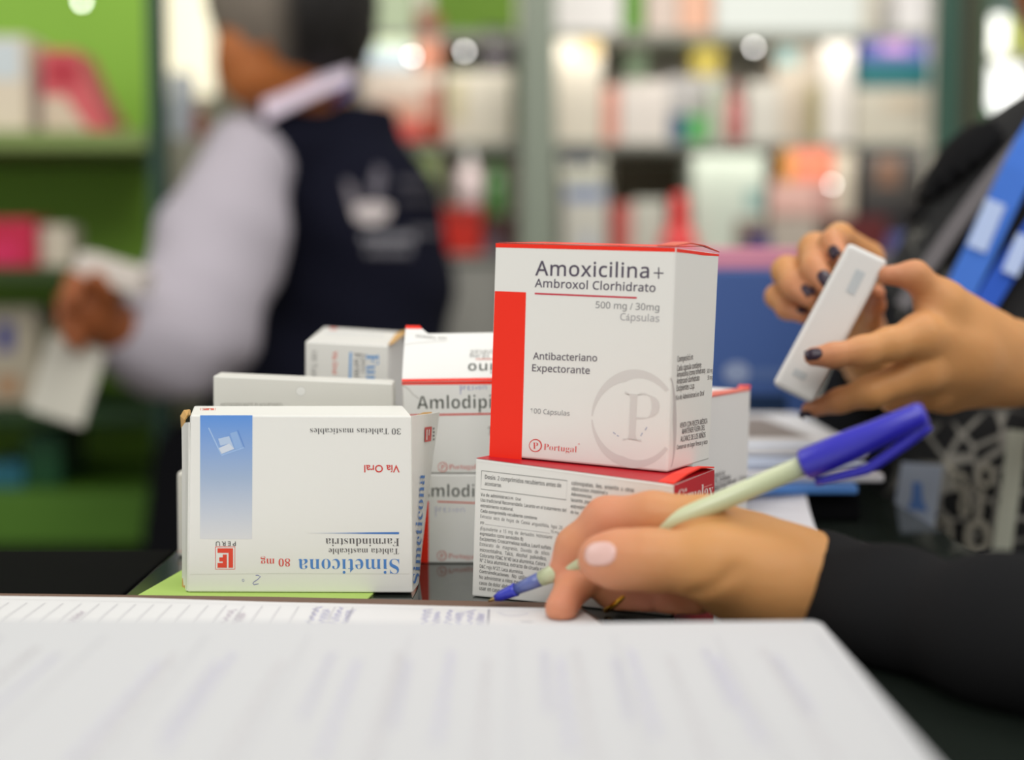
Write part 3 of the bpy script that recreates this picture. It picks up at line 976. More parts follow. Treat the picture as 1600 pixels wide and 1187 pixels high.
tpn = (tr - tl).cross(trb - tr)
tpn = tpn if tpn.z > 0 else -tpn
tpn.normalize()
i4 = [tl.lerp(tr, .01), tl.lerp(tr, .985), tl.lerp(tr, .985) + sv * .97, tl.lerp(tr, .01) + sv * .97]
mb.poly([p + tpn * .0002 for p in i4], RED)
mb.build('top_print', CARD, root)

# --- white carton standing behind on the right
zt = 0.0792
A, B = PZ(1115, 618, zt), PZ(1173, 608, zt)
e = (B - A)
eu = e.normalized()
Fr = B - eu * 0.062
fu = Vector((-eu.y, eu.x, 0))
zz = TOP + .0002
def dn(v): return Vector((v.x - .0016, v.y, zz))
L = Fr + fu * 0.036
c8 = [L, Fr, dn(Fr), dn(L), L + eu * .062, B, dn(B), dn(L + eu * .062)]
root, mb = carton('red_edged_carton', c8, 'plain white carton with a red-edged top, behind the right side of the tall carton', lin((241, 238, 235)))
f10 = Face(B, (B - Fr).cross(dn(B) - B) * -1)
if f10.n.dot(Vector((0, -1, 0))) < 0: f10.n = -f10.n
for s, a, b, c, d, fo in (('Composición:', 1101, 751.2, 1132.7, 742, 'bold'), ('Cada 5 mL contiene:', 1099, 760, 1141.6, 748, 'sans'), ('Metronidazol (como Benzoil)', 1097, 768.8, 1150, 753.6, 'sans'), ('125mg', 1153.6, 752.4, 1166, 748.8, 'sans'), ('Excipientes c.s.p.', 1097, 776.2, 1136, 765, 'sans')):
    text(mb, f10, s, (a, b), (c, d), lin((96, 92, 92)), fo, 1.2, 0.012 if fo == 'sans' else -0.012)
tp = Face(B, UP)
fill(mb, tp, [(1112, 618.8), (1172, 608.4), (1170, 604.6), (1112, 611)], lin((226, 110, 92)))
fill(mb, tp, [(1153, 606.4), (1172.4, 606.4), (1172.4, 602), (1154, 601.6)], RED)
line(mb, f10, [(1112, 619.6), (1172.4, 609.2)], 1.2, RED)
mb.build('body', CARD, root)

# --- big blue box further back
mb = MB()
xb0, xb1 = 0.105, 0.224
yb = 1.06
fb = Face((0, yb, 0), (0, -1, 0))
zt = (P(1150, 422, yb)).z
root = empty('blue_box', ((xb0 + xb1) / 2, yb + .08, TOP), 'large blue box with a pale oval logo, standing behind the cartons', 'box')
mb.box(xb0, xb1, yb, yb + .17, TOP + .0002, zt, lin((70, 98, 158)), 0.002)
arc(mb, fb, 1151, 582, 21, 17, 0, 360, 17, 17, 17, lin((150, 164, 196)), 24, eps=.0004)
for k in range(5):
    fill(mb, fb, [(1178 + k * 11, 575), (1186 + k * 11, 575), (1186 + k * 11, 592), (1178 + k * 11, 592)], lin((98, 122, 172)), .0004)
fill(mb, fb, [(1110, 616), (1230, 616), (1230, 700), (1110, 700)], lin((30, 52, 84)), .0003)  # darker navy band painted in as shade along the foot
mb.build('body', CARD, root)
mb = MB()
mb.box(xb0 + .002, xb1 - .004, yb + .02, yb + .15, zt + .0004, zt + .017, lin((226, 150, 168)), 0.002)
props(mb.build('pink_box', CARD), 'flat pink box lying on top of the large blue box', 'box')

# ---------------------------------------------------------------- ballpoint pen
nib, end = P(763, 952, .571), P(1446, 645, .508)
nib.z = TOP + .0036
axis = (end - nib).normalized()
Lp = (end - nib).length
pen = empty('ballpoint_pen', nib, 'pale green ballpoint pen with blue tip and blue cap pushed on its end', 'pen')
def A_(t): return nib + axis * t
mb = MB()
mb.tube([A_(0), A_(.0012), A_(.004)], [.0003, .0006, .0011], lin((196, 170, 110)), 12)
mb.build('point', METAL, pen)
mb = MB()
mb.tube([A_(.0035), A_(.006), A_(.012), A_(.0135)], [.0014, .0022, .0026, .0028], lin((40, 52, 190)), 18)
mb.build('blue_tip', PLASTIC, pen)
mb = MB()
mb.tube([A_(.0134), A_(.020), A_(.026)], [.0022, .0027, .0030], lin((96, 110, 172)), 18)
mb.build('ink_section', PLASTIC, pen)
mb = MB()
mb.tube([A_(.0255), A_(.032), A_(.06), A_(Lp - .040)], [.0031, .0036, .0038, .0038], lin((202, 209, 168)), 6 * 4)
mb.build('barrel', PLASTIC, pen)
mb = MB()
capc = lin((40, 34, 186))
c0 = Lp - .048
mb.tube([A_(c0), A_(c0 + .001), A_(c0 + .02), A_(Lp - .02), A_(Lp - .002), A_(Lp)], [.0055, .0060, .0058, .0052, .0047, .0038], capc, 24)
cp = mb.build('cap', PLASTIC, pen)
mb = MB()
s = axis.cross(Vector((0, -1, 0))).normalized()
if s.z > 0: s = -s
pts, rr = [], []
for k in range(13):
    t = k / 12
    off = .0040 + .0066 * min(1, t * 1.8) ** .8 - .0030 * max(0, t - .6) / .4
    pts.append(A_(Lp - .001 - .046 * t) + s * off)
    rr.append(.0026 - .0010 * t)
mb.tube(pts, rr, capc, 12)
mb.build('clip', PLASTIC, cp)

# ---------------------------------------------------------------- people
def V3(v): return Vector([float(x) for x in v])
def W(x, y, z): return np.array((x, y, z), dtype=np.float32)
def bounds(js, pad):
    lo = np.min([j[0] - j[1] for j in js], axis=0) - pad
    hi = np.max([j[0] + j[1] for j in js], axis=0) + pad
    return lo, hi

def face_parts(parent, head, c, fwd, lip):
    """eyes, brows, mouth and ears set on the surface of a head"""
    tree = bvh(head)
    c = V3(c); fwd = Vector(fwd).normalized(); rt = fwd.cross(UP).normalized()
    def hit(dx, dz):
        o = c + rt * dx + UP * dz + fwd * .4
        h = tree.ray_cast(o, -fwd, 1.0)
        return h[0] if h[0] is not None else c + rt * dx + UP * dz + fwd * .09
    def blob(name, at_, r, col, m, iris=None):
        bm = bmesh.new(); bmesh.ops.create_uvsphere(bm, u_segments=20, v_segments=14, radius=1.0)
        vs2, cs2 = [], []
        for v in bm.verts:
            q = v.co.copy()
            vs2.append(at_ + rt * (q.x * r[0]) + fwd * (q.y * r[1]) + UP * (q.z * r[2]))
            cs2.append(iris if iris and q.y > .86 else col)
        bm.verts.index_update()
        b_ = MB(); b_.add(vs2, [[v.index for v in f.verts] for f in bm.faces], cs2, True); bm.free()
        return b_.build(name, m, parent)
    for s in (-1, 1):
        blob('eye', hit(.032 * s, .002) - fwd * .007, (.0135, .011, .0085), lin((226, 220, 212)), PLASTIC, lin((44, 26, 18)))
        blob('eyebrow', hit(.033 * s, .024), (.018, .004, .0035), lin((30, 22, 20)), HAIR)
        e = c + rt * (.084 * s) + UP * -.008 - fwd * .012
        blob('ear', e, (.010, .018, .030), tuple(head.data.color_attributes['Col'].data[0].color), SKIN)
    blob('mouth', hit(0, -.056) - fwd * .001, (.023, .006, .0075), lin(lip), SKIN)

# ---- person writing at the right end of the counter
wr = empty('person', (0.52, 0.12, 0.0), 'person in a black sleeve writing with the pale green pen, gold ring on one finger', 'person')
WI = [J(1102, 816, .546, 43), J(1020, 806, .551, 37), J(948, 812, .558, 35), J(899, 853, .561, 29), J(880, 888, .561, 23)]
WT = [J(1225, 900, .526, 74), J(1120, 882, .524, 58), J(1012, 874, .527, 45), J(965, 874, .531, 43), J(938, 873, .534, 36)]
WM = [J(1090, 850, .552, 40), J(1000, 872, .556, 34), J(925, 893, .562, 31), J(898, 912, .559, 28), J(877, 950, .545, 26)]
WRg = [J(1120, 880, .556, 38), J(1030, 900, .561, 32), J(952, 915, .563, 29), J(972, 938, .562, 26), J(1010, 944, .558, 24)]
WP = [J(1135, 895, .555, 34), J(1085, 915, .558, 29), J(1040, 932, .558, 27), J(1052, 954, .556, 25), J(1085, 956, .554, 23)]
wrist = J(1262, 917, .535, 64)
elbow = (W(0.30, 0.30, TOP + .035), .040)
palm = [[J(1105, 822, .546, 46), J(1180, 866, .540, 56), wrist], [J(1092, 855, .550, 44), J(1180, 890, .545, 62), wrist],
        [J(1112, 885, .550, 42), wrist], [J(1135, 905, .548, 40), J(1200, 916, .540, 58), wrist], [J(1215, 912, .528, 68), J(1150, 905, .536, 56)]]
wrist_end = J(1345, 940, .515, 66)
HAND_W = lambda p: None
def f_whand(p):
    pm = None
    for c in palm:
        d = chain(p, c, .006)
        pm = d if pm is None else smin(pm, d, .012)
    pm = smin(pm, seg(p, wrist[0], wrist_end[0], wrist[1], wrist_end[1]), .01)
    th = chain(p, WT, .006)
    fi = None
    for c in (WI, WM, WRg, WP):
        d = chain(p, c, .004)
        fi = d if fi is None else smin(fi, d, .0015)
    d = smin(smin(pm, th, .009), fi, .0035)
    # crease under the thumb mound and knuckle wrinkles
    cr = seg(p, P(1085, 927, .516), P(1150, 892, .508), 0, 0)
    d = d + .0012 * np.exp(-(np.maximum(cr, 0) / .003) ** 2)
    for a, b in (((990, 842), (1004, 905)), ((1000, 838), (1014, 908))):
        cr = seg(p, P(a[0], a[1], .519), P(b[0], b[1], .519), .0, .0)
        d = d + .0004 * np.exp(-(cr / .0012) ** 2)
    return np.maximum(d, (TOP + .0034) - p[:, 2])
tipsW = np.array([WI[-1][0], WM[-1][0], WT[-1][0], WRg[-1][0], WI[2][0]])
def c_skin(base, tip, tips, r):
    def f(v):
        d = np.min(np.linalg.norm(v[:, None, :] - tips[None], axis=2), axis=1)
        w = np.clip(1 - d / r, 0, 1)[:, None] ** 1.2
        return np.array(lin(base)) * (1 - w) + np.array(lin(tip)) * w
    return f
lo, hi = bounds(WI + WT + WM + WRg + WP + [wrist, wrist_end], .006)
ob_h = sdf_object('hand', f_whand, lo, hi, .0011, SKIN, wr, c_skin((208, 150, 92), (220, 146, 118), tipsW, .040))
ht = bvh(ob_h)
nail('thumbnail', wr, ht, WT[-1], WT[-2], (0.10, -1.0, 0.38), .0048, .0068, lin((234, 192, 182)), back=-0.45)
nail('fingernail', wr, ht, WI[-1], WI[-2], (-0.9, 0.5, 0.3), .0045, .0050, lin((232, 190, 178)))
# gold ring
a, b = V3(WRg[1][0]), V3(WRg[2][0])
a, b = V3(WRg[2][0]), V3(WRg[3][0])
c = a.lerp(b, .8); ax_ = (b - a).normalized(); r = WRg[3][1] + .0009
s1 = ax_.cross(UP).normalized(); s2 = ax_.cross(s1)
mb = MB()
pts = [c + (s1 * math.cos(k * math.pi / 16) + s2 * math.sin(k * math.pi / 16)) * r for k in range(33)]
mb.tube(pts, .0012, lin((226, 172, 62)), 8, False)
mb.build('gold_ring', METAL, wr)
# black jacket: sleeve that lies on the counter, shoulder and body beside the frame
S0, S1, S2, S3 = J(1195, 912, .536, 80), (W(0.162, .45, TOP + .0215), .0225), (W(0.25, .36, TOP + .028), .032), (W(0.46, .17, TOP + .33), .060)
cuffp = np.array(P(1264, 916, .517), dtype=np.float32)
cn = np.array((0.93, -.02, -.30), dtype=np.float32); cn /= np.linalg.norm(cn)
def f_sleeve(p):
    d = chain(p, [S0, J(1272, 926, .536, 82), J(1400, 958, .500, 86), S1, S2, S3], .02)
    t = (p - cuffp) @ cn
    d = d + .0011 * np.sin(t * 150 + 3 * np.sin(p[:, 2] * 60)) * np.clip(t / .05, 0, 1)
    d = np.maximum(d, -t)
    return np.maximum(d, (TOP + .0014) - p[:, 2])
lo, hi = bounds([S0, S1, S2, S3], .01)
lo[0] = P(1200, 900, .54).x
sdf_object('jacket_sleeve', f_sleeve, lo, hi, .0032, CLOTH, wr, np.array(lin((30, 30, 31))))
sh = (W(0.46, .17, TOP + .33), .075)
def f_wbody(p):
    d = chain(p, [(W(.50, .12, TOP + .30), .13), (W(.52, .10, TOP + .02), .14), (W(.53, .10, TOP - .12), .15)], .05)
    d = smin(d, seg(p, sh[0], W(.60, .06, TOP + .34), .07, .07), .04)
    return d
sdf_object('jacket', f_wbody, (.30, -.12, TOP - .30), (.74, .34, TOP + .48), .012, CLOTH, wr, np.array(lin((30, 30, 31))))
def f_wlegs(p):
    return np.minimum(chain(p, [(W(.50, .12, .9), .10), (W(.50, .13, .5), .075), (W(.50, .12, .09), .05), (W(.46, .15, .05), .045)], .03),
                      chain(p, [(W(.56, .05, .9), .10), (W(.57, .04, .5), .075), (W(.57, .04, .09), .05), (W(.53, .07, .05), .045)], .03))
sdf_object('trousers', f_wlegs, (.34, -.12, 0.004), (.74, .28, 1.03), .012, CLOTH, wr, np.array(lin((34, 36, 44))))
def f_whead(p):
    d = ell(p, (.49, .14, TOP + .58), (.085, .095, .115))
    d = smin(d, seg(p, W(.51, .12, TOP + .38), W(.50, .13, TOP + .52), .055, .05), .03)
    d = smin(d, seg(p, W(.435, .19, TOP + .57), W(.425, .20, TOP + .555), .010, .014), .012)
    return d
ob_eh = sdf_object('head', f_whead, (.36, .0, TOP + .36), (.62, .28, TOP + .72), .007, SKIN, wr, np.array(lin((205, 148, 104))))
sdf_object('hair', lambda p: np.maximum(ell(p, (.505, .125, TOP + .60), (.096, .10, .115)), -(seg(p, W(.41, .22, TOP + .54), W(.40, .23, TOP + .60), .085, .08))), (.36, -.02, TOP + .44), (.64, .28, TOP + .74), .007, HAIR, wr, np.array(lin((28, 22, 20))))

face_parts(wr, ob_eh, W(.49, .14, TOP + .58), (-.8, .6, 0), (168, 88, 80))
# ---- person holding a small white box between both hands
wo = empty('person', (0.40, 0.98, 0.0), 'person in a black patterned blouse with blue lanyard, opening a small white box', 'person')
LT = [J(1545, 535, .745, 44), J(1468, 472, .722, 33), J(1429, 430, .716, 21), J(1386, 430, .716, 15)]
LI = [J(1437, 527, .708, 32), J(1390, 538, .701, 26), J(1348, 549, .697, 23.5), J(1302, 555, .694, 18.5), J(1271, 557, .694, 15)]
LM = [J(1440, 582, .714, 31), J(1362, 611, .712, 25), J(1312, 626, .722, 18.5), J(1264, 640, .733, 12.5)]
LR = [J(1455, 612, .732, 28), J(1398, 622, .748, 23), J(1392, 620, .775, 18), J(1420, 610, .785, 15)]
LP_ = [J(1475, 618, .745, 25), J(1425, 622, .765, 20), J(1430, 612, .785, 16)]
lw = J(1572, 567, .760, 54); lf = J(1760, 592, .850, 66)
lpalm = [[J(1440, 522, .710, 34), J(1500, 540, .728, 50), lw], [J(1442, 578, .716, 34), J(1500, 565, .732, 52), lw],
         [J(1458, 606, .732, 30), lw], [J(1478, 612, .745, 28), lw], [J(1545, 530, .745, 42), J(1475, 482, .724, 34)]]
RI = [J(1356, 402, .800, 24), J(1312, 371, .772, 21), J(1300, 378, .750, 18), J(1311, 399, .737, 15.5)]
RM = [J(1330, 425, .806, 26), J(1274, 390, .765, 25), J(1272, 420, .742, 21), J(1291, 443, .730, 17)]
RR = [J(1315, 455, .812, 26), J(1230, 424, .768, 23), J(1240, 446, .750, 20), J(1262, 463, .737, 15)]
RP_ = [J(1290, 485, .815, 24), J(1215, 463, .776, 18), J(1230, 482, .764, 16), J(1256, 493, .752, 13)]
RT = [J(1345, 520, .818, 24), J(1360, 498, .795, 17), J(1366, 476, .776, 15), J(1371, 457, .762, 12)]
rw = J(1336, 528, .840, 34); rf = J(1368, 590, .880, 42)
rpalm = [[J(1350, 408, .802, 26), rw], [J(1332, 430, .808, 28), rw], [J(1318, 458, .814, 28), rw], [J(1295, 488, .816, 26), rw], [J(1345, 522, .818, 26), rw]]
def hand_fn(palm_, fingers, thumb, w, fa, kp=.010):
    def f(p):
        pm = None
        for c in palm_:
            d = chain(p, c, .006)
            pm = d if pm is None else smin(pm, d, kp)
        pm = smin(pm, seg(p, w[0], fa[0], w[1], fa[1]), .012)
        fi = None
        for c in fingers:
            d = chain(p, c, .004)
            fi = d if fi is None else smin(fi, d, .0012)
        return smin(smin(pm, fi, .006), chain(p, thumb, .005), .008)
    return f
SK = (206, 148, 92); SKT = (198, 132, 98)
tl_ = np.array([j[-1][0] for j in (LT, LI, LM)]); tr_ = np.array([j[-1][0] for j in (RI, RM, RR, RP_, RT)])
lo, hi = bounds(LT + LI + LM + LR + LP_ + [lw, lf], .006)
ob_l = sdf_object('hand', hand_fn(lpalm, (LI, LM, LR, LP_), LT, lw, lf), lo, hi, .0014, SKIN, wo, c_skin(SK, SKT, tl_, .035))
lo, hi = bounds(RI + RM + RR + RP_ + RT + [rw, rf], .006)
ob_r = sdf_object('hand', hand_fn(rpalm, (RI, RM, RR, RP_), RT, rw, rf), lo, hi, .0014, SKIN, wo, c_skin(SK, SKT, tr_, .035))
DN = lin((46, 26, 44))
lt_, rt_ = bvh(ob_l), bvh(ob_r)
for tr_e, ch, n in ((lt_, LI, (-.55, -.75, .3)), (lt_, LM, (-.4, -.6, -.7)), (rt_, RI, (-.75, -.6, .25)), (rt_, RM, (-.1, -1, .3)), (rt_, RR, (.2, -1, .3)), (rt_, RP_, (.1, -.9, .5))):
    nail('fingernail', wo, tr_e, ch[-1], ch[-2], n, ch[-1][1] * .72, ch[-1][1] * .85, DN)
# torso and blouse
TC = [J(1785, 220, 1.00, 140), J(1706, 350, 1.00, 212), J(1672, 500, 1.00, 252), J(1625, 680, 1.00, 300), J(1600, 850, 1.00, 312)]
hipz = float(TC[-1][0][2])
TC2 = TC + [(W(.37, 1.02, .62), .16), (W(.37, 1.02, .5), .165)]
def f_torso(p):
    d = chain(p, TC2, .05)
    return d
blouse_mat = bpy.data.materials.new('patterned_blouse')
blouse_mat.use_nodes = True
nt = blouse_mat.node_tree
b = nt.nodes['Principled BSDF']
b.inputs['Roughness'].default_value = .85
tc = nt.nodes.new('ShaderNodeTexCoord')
vo = nt.nodes.new('ShaderNodeTexVoronoi'); vo.feature = 'DISTANCE_TO_EDGE'; vo.inputs['Scale'].default_value = 62
v2 = nt.nodes.new('ShaderNodeTexVoronoi'); v2.inputs['Scale'].default_value = 42
cr = nt.nodes.new('ShaderNodeValToRGB')
cr.color_ramp.elements[0].position = .03; cr.color_ramp.elements[0].color = lin((150, 147, 138))
cr.color_ramp.elements[1].position = .10; cr.color_ramp.elements[1].color = lin((16, 16, 17))
e1 = cr.color_ramp.elements.new(.07); e1.color = lin((140, 138, 130))
ns = nt.nodes.new('ShaderNodeTexNoise'); ns.inputs['Scale'].default_value = 13
mx = nt.nodes.new('ShaderNodeMix'); mx.data_type = 'RGBA'
cr2 = nt.nodes.new('ShaderNodeValToRGB')
cr2.color_ramp.elements[0].position = .54; cr2.color_ramp.elements[1].position = .62
nt.links.new(tc.outputs['Object'], vo.inputs['Vector']); nt.links.new(tc.outputs['Object'], ns.inputs['Vector'])
nt.links.new(vo.outputs['Distance'], cr.inputs['Fac']); nt.links.new(ns.outputs['Fac'], cr2.inputs['Fac'])
nt.links.new(cr2.outputs['Color'], mx.inputs['Factor'])
mx.inputs['A'].default_value = lin((18, 18, 19))
nt.links.new(cr.outputs['Color'], mx.inputs['B'])
nt.links.new(mx.outputs['Result'], b.inputs['Base Color'])
tlo, thi = (.10, .80, .42), (.66, 1.22, TOP + .36)
ob_t = sdf_object('blouse', f_torso, tlo, thi, .007, blouse_mat, wo, np.array(lin((20, 20, 20))))
# jacket front and sleeve: black, left part of the torso and both arms
edge = [(1610, 205), (1535, 285), (1478, 362), (1440, 420), (1425, 520), (1395, 640), (1375, 900)]
ez = np.array([P(x, y, .90)[2] for x, y in edge][::-1]); ex = np.array([P(x, y, .90)[0] for x, y in edge][::-1])
def f_jack(p):
    d = chain(p, TC2, .05) - .006
    xb = np.interp(p[:, 2], ez, ex)
    d = np.maximum(d, (p[:, 0] - xb) * .8)
    arm = chain(p, [J(1700, 235, 1.06, 90), J(1618, 310, 1.10, 106), J(1505, 590, 1.08, 96), (rf[0], rf[1] + .008)], .04)
    return smin(d, arm, .02)
sdf_object('black_jacket', f_jack, tlo, thi, .007, CLOTH, wo, np.array(lin((19, 19, 21))))
larm = [(lf[0], lf[1] + .008), (W(.53, .95, TOP + .02), .055), (W(.57, 1.06, TOP + .20), .06)]
lo, hi = bounds(larm, .012)
sdf_object('jacket_sleeve', lambda p: chain(p, larm, .03), lo, hi, .007, CLOTH, wo, np.array(lin((19, 19, 21))))
def f_skirt(p):
    return np.minimum(chain(p, [(W(.34, 1.02, .62), .12), (W(.34, 1.02, .3), .075), (W(.34, 1.0, .07), .05), (W(.33, .93, .05), .045)], .03),
                      chain(p, [(W(.46, 1.03, .62), .12), (W(.46, 1.02, .3), .075), (W(.46, 1.0, .07), .05), (W(.45, .93, .05), .045)], .03))
sdf_object('trousers', f_skirt, (.18, .84, 0.004), (.62, 1.20, .78), .012, CLOTH, wo, np.array(lin((20, 20, 24))))
hc = P(1764, -172, .98)
def f_whead2(p):
    d = ell(p, hc, (.082, .10, .112))
    d = smin(d, seg(p, np.array(P(1745, 150, 1.0)), np.array(hc) - W(0, -.02, .05), .052, .05), .03)
    return smin(d, seg(p, np.array(hc) + W(-.075, -.05, -.005), np.array(hc) + W(-.088, -.06, -.02), .010, .013), .012)
hl = np.array(hc)
ob_wh = sdf_object('head', f_whead2, hl - W(.15, .15, .25), hl + W(.14, .16, .14), .007, SKIN, wo, np.array(lin((168, 108, 66))))
sdf_object('hair', lambda p: np.maximum(ell(p, hl + W(.02, .025, .02), (.094, .105, .118)), -seg(p, hl + W(-.10, -.08, -.04), hl + W(-.09, -.07, .03), .075, .07)), hl - W(.15, .15, .16), hl + W(.16, .17, .16), .007, HAIR, wo, np.array(lin((26, 20, 18))))
face_parts(wo, ob_wh, hl, (-.80, -.60, 0), (150, 60, 56))
# lanyard, strap and badge lie on the blouse
bpy.context.view_layer.update()
bt = bvh(ob_t)
def on_body(tree, px, py, lift, dflt):
    r = ray(px, py).normalized()
    h = tree.ray_cast(CAM, r, 5.0)
    if h[0] is None: return P(px, py, dflt)
    return h[0] - r * lift
def strip(name, parent, tree, pts, wpx, col, lift, dflt, m=CLOTH, n=14, th=.0012):
    """a band laid along a pixel polyline on a body"""
    full = []
    segs = [math.hypot(pts[i + 1][0] - pts[i][0], pts[i + 1][1] - pts[i][1]) for i in range(len(pts) - 1)]
    tot = sum(segs)
    for k in range(n + 1):
        s = tot * k / n; i = 0
        while i < len(segs) - 1 and s > segs[i]: s -= segs[i]; i += 1
        t = s / segs[i]
        full.append((pts[i][0] + (pts[i + 1][0] - pts[i][0]) * t, pts[i][1] + (pts[i + 1][1] - pts[i][1]) * t))
    rows_ = []
    for k, (x, y) in enumerate(full):
        a, b = full[max(k - 1, 0)], full[min(k + 1, n)]
        dx, dy = b[0] - a[0], b[1] - a[1]; l = math.hypot(dx, dy); nx_, ny_ = -dy / l, dx / l
        w = wpx if not isinstance(wpx, list) else wpx[0] + (wpx[1] - wpx[0]) * k / n
        rows_.append([on_body(tree, x + nx_ * w * (j / 3 - .5), y + ny_ * w * (j / 3 - .5), lift, dflt) for j in range(4)])
    return flap(name, parent, rows_, th, col, m)
strip('grey_strap', wo, bt, [(1672, 135), (1640, 175), (1597, 222), (1540, 290), (1485, 365), (1440, 430), (1410, 480)], 24, lin((112, 108, 110)), .010, .88)
ly = strip('lanyard', wo, bt, [(1676, 150), (1640, 180), (1600, 245), (1560, 330), (1525, 405), (1490, 475), (1462, 600)], [50, 46], lin((72, 118, 206)), .011, .88)
ly['label'] = 'blue printed lanyard'
strip('lanyard_band', ly, bt, [(1705, 170), (1672, 270), (1610, 370), (1570, 425), (1530, 490), (1490, 600)], 36, lin((52, 92, 190)), .009, .88)
for cx, cy, l in ((1541, 352, 1.0), (1590, 398, .8)):
    rows_ = []
    for k in range(5):
        v = (k / 4 - .5) * 74 * l
        rows_.append([on_body(bt, cx - v * .42 + u * 30 * l, cy + v + u * 12 * l, .0135, .87) for u in (-.5, -.2, .2, .5)])
    flap('lanyard_print', ly, rows_, .0004, lin((178, 196, 232)), CLOTH)
bq = [(1410, 722), (1474, 728), (1453, 868), (1388, 845)]
bd = min((on_body(bt, x, y, .0, .88) - CAM).y for x, y in bq) - .034
bf = Face(P(1430, 790, bd), (-.12, -1, .08))
mb = MB()
q = [bf.at(p) for p in bq]
mb.add(q + [p + Vector((0, .0016, 0)) for p in q], [[0, 1, 2, 3], [7, 6, 5, 4], [0, 4, 5, 1], [1, 5, 6, 2], [2, 6, 7, 3], [3, 7, 4, 0]], lin((150, 160, 176)))
fill(mb, bf, [(1388, 845), (1453, 868), (1451, 858), (1390, 836)], lin((40, 62, 150)), .0003)
fill(mb, bf, [(1426, 752), (1440, 754), (1441, 778), (1450, 800), (1418, 795), (1425, 778)], lin((58, 104, 170)), .0003)
fill(mb, bf, [(1408, 806), (1448, 812), (1446, 826), (1406, 820)], lin((96, 112, 150)), .0003)
mb.build('identity_badge', PLASTIC, ly)
strip('white_trim', wo, bt, [(1590, 672), (1580, 760), (1568, 840), (1560, 910)], 30, lin((182, 184, 168)), .010, .88)
# blouse chain print near the badge
def ring_on(cx, cy, rx, ry, w):
    rows_ = []
    for k in range(19):
        a = k / 18 * 2 * math.pi
        rows_.append([on_body(bt, cx + (rx - s) * math.cos(a), cy + (ry - s) * math.sin(a), .008, .88) for s in (0, w)])
    return rows_
mb = MB()
for cx, cy, rx, ry, w in ((1472, 832, 18, 26, 9), (1528, 838, 22, 28, 11), (1540, 742, 15, 20, 8), (1500, 752, 12, 16, 7), (1508, 790, 10, 18, 7)):
    rr_ = ring_on(cx, cy, rx, ry, w)
    Vv = [p for r in rr_ for p in r]
    mb.add(Vv, [[2 * k, 2 * k + 1, 2 * k + 3, 2 * k + 2] for k in range(18)], lin((158, 154, 140)))
for a, b in (((1528, 812), (1535, 765)), ((1500, 770), (1530, 760)), ((1520, 868), (1505, 888)), ((1490, 740), (1480, 720)), ((1545, 870), (1548, 890))):
    pts = [on_body(bt, a[0] + (b[0] - a[0]) * k / 5, a[1] + (b[1] - a[1]) * k / 5, .008, .88) for k in range(6)]
    mb.ribbon(pts, RP(10, .88), (-.2, -1, 0), lin((150, 146, 134)))
mb.build('chain_print', CLOTH, wo)

# small white box in the hands
hd = .712
hn = Vector((.10, -1, .02))
hf = Face(P(1296, 503, hd), hn)
q = [hf.at(p) for p in ((1326, 378), (1388, 407), (1269, 630), (1207, 600))]
dv = Vector((.0060, .030, -.003))
root, mb = carton('small_white_box', [q[0], q[1], q[2], q[3]] + [p + dv for p in q], 'small narrow white box tilted between the two hands of the person with the lanyard', lin((232, 230, 226)), .0022)
fill(mb, hf, [(1338, 420), (1352, 427), (1334, 462), (1322, 455)], lin((200, 206, 208)), .0003)
fill(mb, hf, [(1242, 575), (1262, 584), (1256, 594), (1237, 585)], lin((202, 206, 206)), .0003)
mb.build('body', CARD, root)

# ---- person in the navy vest, seen from behind
ma = empty('person', (-0.22, 1.98, 0.0), 'grey-haired person in a navy vest over a white shirt, seen from behind, sorting boxes', 'person')
mh = np.array(P(446, 12, 1.93))
def f_mbody(p):
    d = ell(p, mh, (.094, .088, .122))
    d = smin(d, seg(p, np.array(P(440, 105, 1.93)), np.array(P(485, 190, 1.97)), .055, .06), .03)
    d = smin(d, seg(p, np.array(P(372, 85, 1.88)), np.array(P(392, 118, 1.89)), .03, .04), .03)      # jaw
    d = smin(d, seg(p, mh + W(-.066, .066, .01), mh + W(-.074, .074, -.018), .010, .014), .014)   # nose
    d = smin(d, seg(p, np.array(P(358, 92, 1.93)), np.array(P(362, 112, 1.93)), .022, .024), .012)   # mouth and chin
    d = smin(d, seg(p, np.array(P(425, 45, 1.85)), np.array(P(420, 72, 1.85)), .012, .009), .006)    # ear
    d = smin(d, chain(p, [(np.array(P(500, 235, 2.0)), .06), (np.array(P(545, 420, 2.03)), .08), (np.array(P(470, 760, 2.02)), .10)], .05), .04)
    return d
def c_face(v): return np.tile(np.array(lin((168, 98, 46)), dtype=np.float32), (len(v), 1))
ob_mb = sdf_object('body', f_mbody, (-.62, 1.70, TOP - .35), (.02, 2.2, TOP + .64), .009, SKIN, ma, c_face)
def f_hair(p):
    d = ell(p, mh + W(.010, .0, .018), (.114, .112, .128))
    d = smin(d, ell(p, mh + W(.055, .03, -.035), (.055, .065, .055)), .03)
    cut = seg(p, np.array(P(312, 140, 1.84)), np.array(P(425, 178, 1.81)), .052, .060)
    d = np.maximum(d, -cut)
    d = np.maximum(d, -seg(p, mh + W(-.085, .085, -.10), mh + W(-.085, .085, .03), .06, .066))
    return d + .002 * np.sin(p[:, 0] * 190) * np.sin(p[:, 2] * 120)
def c_hair(v):
    w = np.clip((v[:, 0] - (mh[0] - .005)) / .035, 0, 1) * np.clip(((mh[2] + .055) - v[:, 2]) / .035, 0, 1)
    w = w[:, None]
    return np.array(lin((122, 112, 100))) * (1 - w) + np.array(lin((26, 23, 21))) * w
sdf_object('hair', f_hair, mh - .17, mh + .17, .007, HAIR, ma, c_hair)
face_parts(ma, ob_mb, mh, (-.70, .71, 0), (120, 60, 50))
